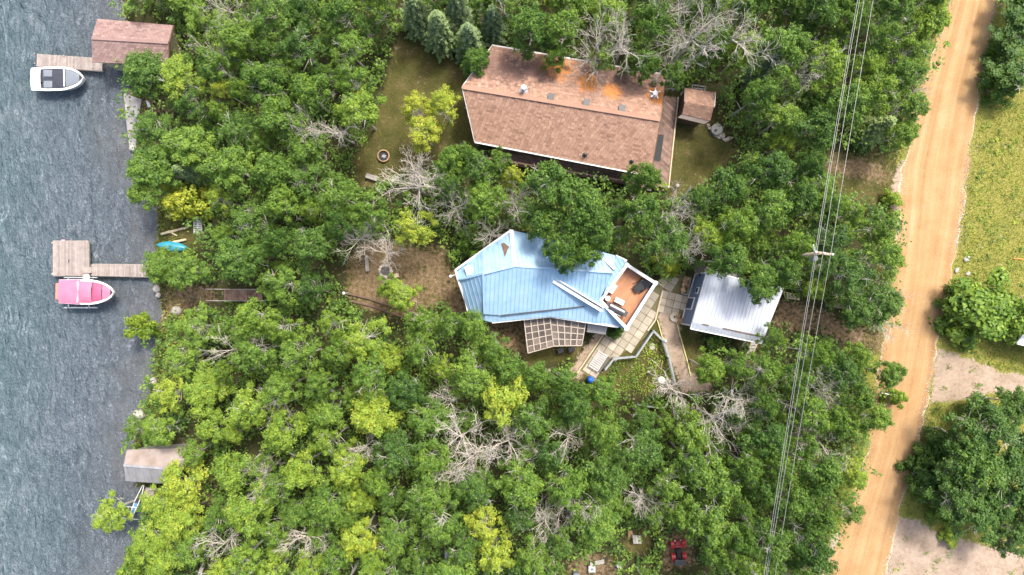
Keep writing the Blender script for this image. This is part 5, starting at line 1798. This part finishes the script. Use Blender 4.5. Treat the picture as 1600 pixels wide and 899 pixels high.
def plant(kind, px, py, rpx, tone, H=None, rnd=random.Random(77), note=None):
    if kind == 'shrub':
        H = H or rnd.uniform(1.8, 3.2)
        var, R0, H0, nm, sm = BUSH[rnd.randrange(len(BUSH))], 1.75, 2.6, 'shrub', .65
    elif kind == 'spruce':
        H = H or rnd.uniform(8, 11)
        var, R0, H0, nm, sm = SPR[rnd.randrange(len(SPR))], 1.9, 10.0, 'spruce_tree', .45
    elif kind == 'dead':
        H = H or rnd.uniform(7.5, 10.5)
        var, R0, H0, nm, sm = DEAD[rnd.randrange(len(DEAD))], 2.0, 8.0, 'dead_tree', .75
    else:
        H = H or rnd.uniform(7.5, 10.5) * (.85 + .15 * min(1, rpx / 40))
        var, R0, H0, nm, sm = ASP[rnd.randrange(len(ASP))], 2.55, 9.0, 'aspen_tree', .78
    zc = H * sm
    p = W(px, py, zc)
    r = rpx * (CAM_H - zc) * S
    e = bpy.data.objects.new(nm, None)
    e.empty_display_size = .3
    C.objects.link(e)
    e.location = (p.x, p.y, float(ground_z(p.x, p.y)) - .02)
    k = r / R0
    e.scale = (k * rnd.uniform(.93, 1.07), k * rnd.uniform(.93, 1.07), H / H0)
    e.rotation_euler = (0, 0, rnd.uniform(0, 6.28))
    for me_, pn in ((var[0], 'branches' if kind == 'dead' else 'crown'), (var[1], 'trunk' if kind != 'shrub' else 'stems')):
        o = bpy.data.objects.new(pn, me_)
        C.objects.link(o)
        o.parent = e
        o['tone'] = float(tone)
    TREES.append(dict(o=e, px=px, py=py, r=rpx, tone=tone, kind=kind, note=note))
    return e


# trees that stand out in the photograph
HAND = [
    ('aspen', 650, 168, 30, .97, 7.5, 'bright yellow-green tree on the shaded lawn, left crown'), ('aspen', 692, 162, 30, .95, 7.5, 'bright yellow-green tree touching the left gable of the tan-roofed cabin'), ('aspen', 662, 205, 34, .97, 7.0, 'bright yellow-green tree on the lawn between fire bowl and cabin'),
    ('aspen', 646, 355, 36, .93, 7.5, 'lime-green tree just above the stone fire ring'),
    ('aspen', 628, 462, 30, .76, 6.0, 'pale green tree right below the stone fire ring'), ('aspen', 607, 448, 20, .70, 5.0, None),
    ('shrub', 735, 376, 27, .50, 4.2, 'round grey-green bush at the upper left corner of the blue roof'),
    ('aspen', 856, 288, 44, .38, 11, None), ('aspen', 905, 325, 48, .42, 11.5, 'tallest dark tree leaning over the blue roof'), ('aspen', 878, 390, 36, .45, 10, 'tree whose crown hangs over the middle of the blue roof'), ('aspen', 932, 355, 42, .42, 10.5, 'tree overhanging the right part of the blue roof'), ('aspen', 848, 345, 34, .40, 10, None), ('aspen', 915, 395, 26, .45, 9.5, None),
    ('aspen', 762, 312, 34, .50, 9, None), ('aspen', 748, 262, 32, .42, 9, None), ('aspen', 703, 252, 28, .45, 8.5, None), ('aspen', 800, 275, 20, .93, 8, 'small yellowing tree below the left part of the tan roof'), ('aspen', 725, 240, 22, .45, 8, None), ('aspen', 780, 250, 24, .5, 8, None),
    ('spruce', 650, 22, 34, .55, 7, 'bluish spruce at the top edge above the shaded lawn'), ('spruce', 688, 48, 32, .6, 7, 'bluish spruce overhanging the top of the shaded lawn'), ('spruce', 735, 66, 34, .45, 7, 'spruce at the upper left corner of the tan roof'), ('spruce', 715, 20, 30, .5, 7, None), ('spruce', 770, 40, 28, .3, 7, None),
    ('aspen', 745, 95, 26, .45, 7, None), ('aspen', 830, 40, 40, .42, 9.5, None), ('aspen', 880, 45, 36, .5, 9.5, None), ('aspen', 868, 88, 22, .5, 8, None), ('aspen', 940, 92, 24, .62, 8, 'small light green tree overhanging the upper eave of the tan roof'), ('aspen', 1012, 100, 27, .45, 8.5, None), ('aspen', 1052, 118, 24, .42, 8, None), ('aspen', 985, 100, 18, .4, 7, None),
    ('spruce', 1368, 200, 30, .85, 5.5, 'light green spruce right of the overhead wires'), ('spruce', 300, 272, 22, .5, 6, 'small grey-green spruce near the lime shrub at the shore'), ('spruce', 1190, 108, 24, .3, 7, None),
    ('aspen', 1330, 335, 26, .62, 8, 'pale green tree right of the wires above the power pole'), ('aspen', 1385, 400, 38, .58, 8.5, 'light green tree leaning over the left road edge'), ('aspen', 1380, 355, 30, .5, 8, None), ('aspen', 1330, 430, 40, .36, 8, None), ('aspen', 1380, 470, 36, .42, 7, None), ('aspen', 1340, 480, 30, .4, 7, None),
    ('aspen', 1042, 372, 46, .42, 9.5, None), ('aspen', 1008, 276, 28, .4, 9, None), ('aspen', 1003, 330, 34, .4, 9.5, None), ('shrub', 1052, 404, 24, .88, 3.0, 'bright lime shrub at the top of the paved patio'), ('shrub', 1040, 412, 18, .85, 2.6, None),
    ('shrub', 962, 516, 14, .25, 1.8, 'small dark shrub below the rooftop deck corner'),
    ('aspen', 1188, 438, 34, .5, 9, 'tree overhanging the upper right edge of the garage roof'), ('aspen', 1140, 405, 36, .45, 9.5, None), ('aspen', 1225, 425, 32, .42, 9, None),
    ('aspen', 738, 514, 27, .5, 8.5, 'tree covering the lower left corner of the blue roof'), ('aspen', 768, 545, 27, .52, 7.5, None), ('aspen', 795, 578, 28, .5, 8, None), ('aspen', 838, 588, 26, .5, 7.5, None), ('aspen', 878, 596, 26, .45, 7.5, None), ('aspen', 940, 612, 28, .5, 8, 'tree just below the blue barrel'), ('aspen', 705, 505, 26, .48, 8, None),
    ('shrub', 1486, 698, 32, .32, 3.4, None), ('aspen', 1522, 688, 36, .36, 6.5, None), ('aspen', 1604, 792, 40, .33, 7, None), ('aspen', 1556, 792, 38, .38, 7, None), ('aspen', 1500, 782, 34, .34, 6.5, None), ('shrub', 1446, 748, 26, .32, 3.0, None), ('aspen', 1604, 700, 40, .35, 7, None), ('aspen', 1572, 848, 26, .36, 5, None), ('shrub', 1536, 640, 26, .36, 3, None),
    ('aspen', 1212, 530, 22, .55, 8, 'thin tree over the lower right corner of the garage roof'), ('aspen', 1195, 580, 34, .5, 8.5, None), ('aspen', 1110, 575, 26, .6, 8, None),
    ('shrub', 1540, 482, 58, .62, 4.4, 'large round bush in the grass right of the road'), ('shrub', 1585, 498, 40, .66, 4.0, 'bush joining the large round bush at the right edge'), ('shrub', 1500, 475, 26, .5, 2.6, None),
    ('aspen', 1508, 735, 46, .30, 6, None), ('aspen', 1560, 672, 50, .32, 7.5, None), ('aspen', 1590, 745, 52, .33, 7.5, None), ('aspen', 1530, 800, 48, .32, 7, None), ('shrub', 1466, 770, 32, .3, 3.4, None), ('aspen', 1590, 830, 34, .36, 6, None), ('aspen', 1540, 735, 44, .42, 7.5, None), ('shrub', 1478, 805, 22, .55, 2.2, None), ('shrub', 1487, 842, 14, .75, 1.2, None), ('aspen', 1585, 632, 30, .4, 6.5, None), ('shrub', 1455, 720, 26, .34, 2.5, None), ('shrub', 1470, 690, 18, .34, 2.0, None),
    ('aspen', 1594, 50, 38, .34, 3.2, None), ('aspen', 1600, 108, 42, .32, 4.2, None), ('aspen', 1616, 25, 44, .33, 4.0, None), ('shrub', 1567, 108, 30, .36, 2.2, None), ('shrub', 1562, 75, 20, .4, 1.4, None), ('shrub', 1570, 140, 24, .4, 2.5, None), ('aspen', 1596, -8, 34, .34, 3.2, None),
    ('aspen', 786, 625, 40, .88, 8.5, 'bright yellow-green tree straight below the gazebo'), ('aspen', 755, 820, 34, .93, 8, 'lime-yellow tree near the bottom centre'), ('aspen', 772, 868, 36, .86, 8, 'lime-yellow tree at the bottom edge, left of centre'), ('aspen', 560, 845, 34, .85, 8, 'yellow-green tree low in the left woods'),
    ('aspen', 168, 808, 34, .80, 5, 'yellow-green tree leaning out over the lake near the lower left'), ('shrub', 212, 512, 24, .72, 4, 'yellow-green shrub over the water above the lower shore woods'), ('aspen', 250, 785, 34, .80, 6, None), ('aspen', 280, 760, 38, .82, 6.5, None), ('aspen', 275, 815, 40, .78, 6.5, None), ('aspen', 235, 848, 32, .70, 5.5, None), ('aspen', 250, 880, 36, .72, 6, None), ('shrub', 205, 885, 24, .7, 3, None),
    ('shrub', 280, 312, 36, .93, 4.5, 'lime-yellow shrub at the shore above the logs'), ('aspen', 222, 110, 36, .38, 6, 'dark tree leaning over the water below the upper boathouse'), ('aspen', 278, 118, 38, .72, 6.5, None), ('aspen', 345, 138, 20, .98, 7, 'small orange-yellow tree in the upper left woods'),
    ('aspen', 236, 262, 42, .48, 7, None), ('aspen', 222, 300, 28, .52, 6, None), ('aspen', 235, 205, 36, .42, 6.5, None), ('aspen', 246, 415, 30, .55, 5.5, 'tree leaning over the shore end of the dock'), ('aspen', 285, 425, 34, .5, 6, None),
    ('aspen', 212, 672, 22, .5, 4.5, None), ('aspen', 250, 672, 32, .62, 6, None), ('aspen', 300, 710, 24, .6, 6, None), ('aspen', 560, 172, 42, .66, 8.5, 'large weeping light green tree at the left edge of the shaded lawn'),
    ('aspen', 1455, 30, 34, .66, 6.5, None), ('aspen', 1430, 75, 30, .6, 6.5, None), ('aspen', 1425, 165, 34, .5, 6.5, None), ('aspen', 1412, 208, 26, .55, 6, None), ('shrub', 1398, 310, 16, .75, 1.6, None),
    ('aspen', 1395, 585, 26, .5, 6, None), ('shrub', 1405, 622, 16, .7, 2.5, None), ('aspen', 1370, 655, 30, .55, 6.5, None), ('aspen', 1335, 745, 30, .78, 6, None), ('aspen', 1330, 800, 26, .5, 6, None),
    ('dead', 940, 75, 36, 0, 11, 'bare grey dead tree overhanging the top of the tan roof'), ('dead', 985, 55, 38, 0, 11, 'large bare dead tree above the middle of the tan roof'), ('dead', 1085, 50, 44, 0, 11.5, 'largest bare dead tree near the top edge'), ('dead', 1150, 45, 42, 0, 11, 'bare dead tree leaning right at the top edge'), ('dead', 1055, 85, 30, 0, 10, None), ('dead', 1255, 105, 26, 0, 9.5, None),
    ('dead', 648, 285, 40, 0, 9.5, 'bare dead tree below the black fire bowl'), ('dead', 640, 262, 30, 0, 9, None), ('dead', 712, 325, 26, 0, 9, None), ('dead', 800, 308, 26, 0, 9, None), ('dead', 768, 360, 22, 0, 8, 'bare dead tree at the top corner of the blue roof'), ('dead', 565, 375, 28, 0, 7, 'bare dead tree above the plank bench'), ('dead', 600, 392, 26, 0, 6, None),
    ('dead', 1060, 605, 32, 0, 8, 'bare white dead tree at the foot of the gravel path'), ('dead', 1170, 625, 30, 0, 9, None), ('dead', 1130, 665, 36, 0, 9.5, None), ('dead', 720, 690, 40, 0, 9, None), ('dead', 790, 690, 34, 0, 9, None), ('dead', 700, 755, 34, 0, 8.5, None), ('dead', 750, 720, 30, 0, 9, None), ('dead', 860, 820, 30, 0, 8, None), ('dead', 890, 800, 30, 0, 9, None), ('dead', 1360, 455, 32, 0, 7.5, 'bare dead tree between driveway and road'), ('dead', 1390, 490, 30, 0, 7, None),
    ('dead', 470, 195, 26, 0, 9, None), ('dead', 520, 195, 30, 0, 9, None), ('dead', 1058, 328, 28, 0, 10, None), ('dead', 1080, 385, 22, 0, 10, None), ('dead', 395, 750, 26, 0, 9, None), ('dead', 470, 840, 34, 0, 8.5, None), ('dead', 340, 860, 34, 0, 8.5, None), ('dead', 365, 12, 30, 0, 9, None), ('dead', 330, 68, 26, 0, 8, None), ('dead', 1430, 140, 20, 0, 6, None), ('dead', 350, 550, 26, 0, 8.5, None), ('dead', 700, 630, 26, 0, 8.5, None), ('dead', 1010, 790, 26, 0, 8.5, None), ('dead', 1290, 690, 36, 0, 9.5, None), ('dead', 1300, 620, 34, 0, 9, None), ('dead', 890, 690, 26, 0, 9, None), ('dead', 560, 700, 24, 0, 8, None), ('dead', 430, 640, 26, 0, 8.5, None), ('dead', 1060, 10, 32, 0, 11, None),
]
for h in HAND:
    plant(*h[:6], note=h[6])


def tone_map(px, py):
    t = .47
    if px < 820 and py > 480: t = .60
    if px < 480 and py < 480: t = .50
    if px > 980 and py < 420: t = .44
    if px > 1000 and py > 600: t = .45
    if px > 600 and px < 1000 and py > 600: t = .48
    if px < 420 and py > 560: t = .66
    return t


rnd = random.Random(21)
placed = [(t['px'], t['py'], t['r'] * (.45 if t['kind'] == 'dead' else 1)) for t in TREES]
PADS = [(math.cos(a) * .62, math.sin(a) * .62) for a in np.linspace(0, 2 * math.pi, 9)[:-1]] + [(0, 0)]
count = 0
for sweep, (rlo, rhi, fac, tries) in enumerate(((33, 46, .78, 1500), (25, 34, .74, 3500), (18, 25, .72, 5000))):
    for _ in range(tries):
        if count >= 245: break
        px, py = rnd.uniform(170, 1500), rnd.uniform(-45, 945)
        r = rnd.uniform(rlo, rhi)
        H = rnd.uniform(7.0, 9.8) if r > 25 else rnd.uniform(5.0, 7.5)
        if px < 330: H *= .75
        if px > 1130 and py > 540: H *= 1.18; r *= .9
        # where the crown stands on the ground
        q = W(px, py, H * .78)
        rw = r * (CAM_H - H * .78) * S / (CAM_H * S)
        gxp, gyp = to_px(q.x, q.y)
        ok = True
        for dx, dy in PADS:
            if sample(CLEAR, gxp + dx * rw, gyp + dy * rw) > .4 or sample(CLEAR, px + dx * r * .8, py + dy * r * .8) > .4:
                ok = False; break
        if not ok: continue
        if any((px - a) ** 2 + (py - b) ** 2 < (fac * (r + c)) ** 2 * .82 for a, b, c in placed): continue
        tn = min(.92, max(.12, rnd.gauss(tone_map(px, py), .10)))
        plant('aspen', px, py, r, tn, H)
        placed.append((px, py, r))
        count += 1

# ------------------------------------------------------------------ labels for the trees
LM = [('pink-covered boat', 135, 457), ('blue roof', 830, 440), ('rooftop deck', 980, 465), ('silver garage roof', 1145, 478), ('tan cabin roof', 885, 170), ('small tan shed', 1088, 165), ('power pole', 1285, 395), ('red quad bike', 1057, 858), ('stone fire ring', 601, 424), ('black fire bowl', 600, 244), ('teal canoe', 268, 385), ('tin boathouse', 243, 727), ('mauve-roofed boathouse', 205, 65), ('globe lamp post', 1038, 592), ('white slatted bench', 935, 563), ('gazebo', 865, 525), ('brown timber steps', 375, 461), ('big roadside bush', 1540, 482), ('white plastic chair', 925, 889), ('rowing shell', 210, 785), ('white marker board', 1383, 614), ('well lid', 1118, 204), ('lime bottom-centre tree', 755, 820), ('yellow-green gazebo-side tree', 786, 625), ('orange-yellow tree', 345, 138), ('weeping tree by the lawn', 560, 172), ('bluish tin sheet', 706, 872), ('yellow-green left-woods tree', 560, 845), ('waterline rock pair', 218, 650), ('overhead wires at the bottom edge', 1205, 860), ('overhead wires at the top edge', 1350, 40)]
ORD = ['nearest', 'second', 'third', 'fourth', 'fifth', 'sixth', 'seventh', 'eighth', 'ninth', 'tenth', 'eleventh', 'twelfth', 'thirteenth', 'fourteenth', 'fifteenth', 'sixteenth', 'seventeenth', 'eighteenth', 'nineteenth', 'twentieth']
DIRS = ['toward the road', 'toward the top edge', 'toward the lake', 'toward the bottom edge']
KN = {'aspen': 'aspen', 'shrub': 'shrub', 'spruce': 'spruce', 'dead': 'bare dead tree'}


def sector(dx, dy):
    if abs(dx) >= abs(dy): return 0 if dx > 0 else 2
    return 3 if dy > 0 else 1


rank = {}
for li, (nm, lx, ly) in enumerate(LM):
    for s_ in range(4):
        for kd in KN:
            ts = [i for i, t in enumerate(TREES) if t['kind'] == kd and sector(t['px'] - lx, t['py'] - ly) == s_]
            ts.sort(key=lambda i: (TREES[i]['px'] - lx) ** 2 + (TREES[i]['py'] - ly) ** 2)
            for k, i in enumerate(ts[:20]):
                if i not in rank or k < rank[i][0]: rank[i] = (k, li, s_)
for i, t in enumerate(TREES):
    o = t['o']
    grp = {'aspen': 'aspens of the lakeside woods', 'shrub': 'shrubs around the lots', 'spruce': 'spruces in the woods', 'dead': 'bare dead trees in the woods'}[t['kind']]
    if t['note']: lb = t['note']
    else:
        k, li, s_ = rank.get(i, (0, 0, 0))
        tn = t['tone']
        cw = 'grey' if t['kind'] == 'dead' else ('dark green' if tn < .36 else 'green' if tn < .55 else 'light green' if tn < .74 else 'yellow-green')
        w_ = KN[t['kind']]
        lb = f"{cw} {w_}, {ORD[min(k, 19)]} {'from' if k else 'to'} the {LM[li][0]} {DIRS[s_]}"
    tag(o, lb, 'shrub' if t['kind'] == 'shrub' else 'tree', grp)

# ------------------------------------------------------------------ undergrowth and grass
rng = np.random.default_rng(7)
n = 12000
px, py = rng.uniform(165, 1500, n), rng.uniform(-70, 970, n)
keep = (sample(blur(CLEAR, 1), px, py) < .35)
px, py = px[keep], py[keep]
x, y = Wn(px, py)
C_, N_, Sz, T_ = [], [], [], []
for k in range(len(x)):
    nl = int(rng.integers(12, 26))
    r = rng.uniform(.25, .6)
    off = rng.normal(size=(nl, 3)) * np.array([r * .6, r * .6, .22])
    h = rng.uniform(.15, 1.0) + (rng.random() < .4) * rng.uniform(.3, 2.6)
    c = np.array([x[k], y[k], h]) + off
    c[:, 2] = np.clip(c[:, 2], .03, 4.0)
    C_.append(c)
    N_.append(np.array([0, 0, 1.0]) + rng.normal(size=(nl, 3)) * .45)
    Sz.append(rng.uniform(.08, .17, nl))
    T_.append(np.clip(rng.normal(.5, .2) + rng.normal(0, .12, nl), 0, 1))
for k in range(270):
    qx, qy = rng.uniform(945, 1060), rng.uniform(520, 618)
    if not inpoly(np.array([qx]), np.array([qy]), [(948, 582), (962, 566), (996, 563), (1020, 525), (1034, 540), (1050, 602), (1000, 618), (950, 606)])[0]: continue
    q_ = W(qx, qy)
    nl = int(rng.integers(6, 14))
    C_.append(np.array([q_.x, q_.y, .12]) + np.abs(rng.normal(size=(nl, 3))) * .1 + rng.normal(size=(nl, 3)) * np.array([.2, .2, 0]))
    N_.append(np.array([0, 0, 1.0]) + rng.normal(size=(nl, 3)) * .5)
    Sz.append(rng.uniform(.05, .10, nl))
    T_.append(np.clip(rng.normal(.95 if qx > 995 else .7, .25) + rng.normal(0, .1, nl), 0, 1.4))
me = raw_mesh('undergrowth', kites(np.concatenate(C_), np.concatenate(N_), np.concatenate(Sz), rng), 4, np.concatenate(T_), M['leaf'])
o = bpy.data.objects.new('undergrowth', me)
C.objects.link(o)
o['tone'] = .46
tag(o, 'low green undergrowth covering the forest floor', 'undergrowth', kind='stuff')


def blades(name, px, py, size, tone, label, jit=.0, hmul=1.0):
    x, y = Wn(px, py)
    m = len(x)
    a = rng.uniform(0, 2 * math.pi, m)
    L = rng.uniform(.5, 1.3, m) * size
    lean = rng.uniform(.3, 1.1, m)
    base = np.stack([x, y, ground_z(x, y) + .005], 1)
    dirv = np.stack([np.cos(a) * lean, np.sin(a) * lean, np.ones(m) * hmul], 1)
    sd = np.stack([-np.sin(a), np.cos(a), np.zeros(m)], 1)
    w = (L * rng.uniform(.14, .3, m))[:, None]
    tip = base + dirv * L[:, None]
    v = np.stack([base - sd * w, base + sd * w, tip], 1).reshape(-1, 3)
    def vn(cell, seed):
        g_ = np.random.default_rng(seed).normal(size=(220, 220))
        u, w_ = (px + 300) / cell, (py + 300) / cell
        i, j = u.astype(int), w_.astype(int)
        f, h_ = u - i, w_ - j
        f, h_ = f * f * (3 - 2 * f), h_ * h_ * (3 - 2 * h_)
        i, j = i % 219, j % 219
        return (g_[i, j] * (1 - f) + g_[i + 1, j] * f) * (1 - h_) + (g_[i, j + 1] * (1 - f) + g_[i + 1, j + 1] * f) * h_
    tt = np.clip(.5 + .20 * vn(38, 1) + .20 * vn(13, 2) + .12 * vn(5, 3) + rng.normal(0, .18, m), 0, 1)
    me = raw_mesh(name, v, 3, tt, M['grassblade'])
    o = bpy.data.objects.new(name, me)
    C.objects.link(o)
    o['tone'] = tone
    tag(o, label, 'grass', kind='stuff')


gm = blur(raster(GRAVEL.values()), 1)
n = 260000
px, py = rng.uniform(1270, 1680, n), rng.uniform(-60, 960, n)
k = (((px > road_r(py) + rng.normal(3, 3, n)) | ((px < road_l(py) + rng.normal(0, 4, n)) & (px > road_l(py) - 30))) & (sample(gm, px, py) < rng.uniform(.05, .5, n)))
blades('verge_grass', px[k], py[k], .105, .55, 'rough yellow-green grass on both sides of the gravel road')
n = 130000
px, py = rng.uniform(540, 1430, n), rng.uniform(40, 640, n)
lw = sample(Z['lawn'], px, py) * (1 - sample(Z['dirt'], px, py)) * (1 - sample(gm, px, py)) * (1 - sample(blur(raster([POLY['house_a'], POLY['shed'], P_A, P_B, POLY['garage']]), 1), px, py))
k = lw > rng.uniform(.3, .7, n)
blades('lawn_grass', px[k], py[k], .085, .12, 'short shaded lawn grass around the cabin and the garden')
n = 30000
px, py = rng.uniform(200, 330, n), rng.uniform(140, 900, n)
k = (px > shore(py) - 1) & (px < shore(py) + 40) & (sample(Z['dirt'], px, py) < rng.uniform(.2, .9, n))
blades('shore_grass', px[k], py[k], .22, .45, 'tall grass fringe along the lake shore')

n = 900
qx, qy = rng.uniform(1380, 1660, n), rng.uniform(-40, 940, n)
k = (qx > road_r(qy) + 8) & (sample(gm, qx, qy) < np.where(rng.random(n) < .35, 2.0, .2))
x, y = Wn(qx[k], qy[k])
C_, N_, Sz, T_ = [], [], [], []
for i in range(len(x)):
    nl = int(rng.integers(5, 16))
    C_.append(np.array([x[i], y[i], .16]) + rng.normal(size=(nl, 3)) * np.array([.16, .16, .05]))
    N_.append(np.array([0, 0, 1.0]) + rng.normal(size=(nl, 3)) * .5)
    Sz.append(rng.uniform(.05, .11, nl))
    T_.append(np.clip(rng.normal(.5, .3) + rng.normal(0, .1, nl), 0, 1))
me = raw_mesh('weeds', kites(np.concatenate(C_), np.concatenate(N_), np.concatenate(Sz), rng), 4, np.concatenate(T_), M['leaf'])
o = bpy.data.objects.new('weeds', me)
C.objects.link(o)
o['tone'] = .62
tag(o, 'scattered leafy weeds in the grass right of the road', 'weeds', kind='stuff')

n = 5200
qy = rng.uniform(-60, 960, n)
side = rng.random(n)
qx = np.where(side < .55, road_r(qy) + rng.normal(-1, 4.5, n), np.where(side < .8, road_l(qy) + rng.normal(1, 4, n), road_l(qy) + rng.random(n) * (road_r(qy) - road_l(qy))))
vn_ = np.sin(qy * .021 + 1.0) + np.sin(qy * .057) * .6 + rng.normal(0, .6, n)
k = (vn_ > -.1)
x, y = Wn(qx[k], qy[k])
m = len(x)
r = rng.uniform(.025, .075, m) * np.where(side[k] < .8, 1.0, .6)
c = np.stack([x, y, np.full(m, .02)], 1)
a0 = rng.uniform(0, 6.28, m)
ring = [c + np.stack([np.cos(a0 + j * 2.09) * r, np.sin(a0 + j * 2.09) * r, np.zeros(m)], 1) for j in range(3)]
tp = c + np.stack([rng.normal(0, .2, m) * r, rng.normal(0, .2, m) * r, r * .8], 1)
v = np.concatenate([np.stack([ring[j], ring[(j + 1) % 3], tp], 1) for j in range(3)], 0).reshape(-1, 3)
me = raw_mesh('loose_stones', v, 3, np.tile(rng.random(m), 3), simple('road_stone', (0.50, 0.43, 0.36), (0.30, 0.24, 0.18), .9, 3, tintamt=.35))
o = bpy.data.objects.new('loose_stones', me)
C.objects.link(o)
tag(o, 'loose pale stones thrown along both edges of the gravel road', 'stones', kind='stuff')
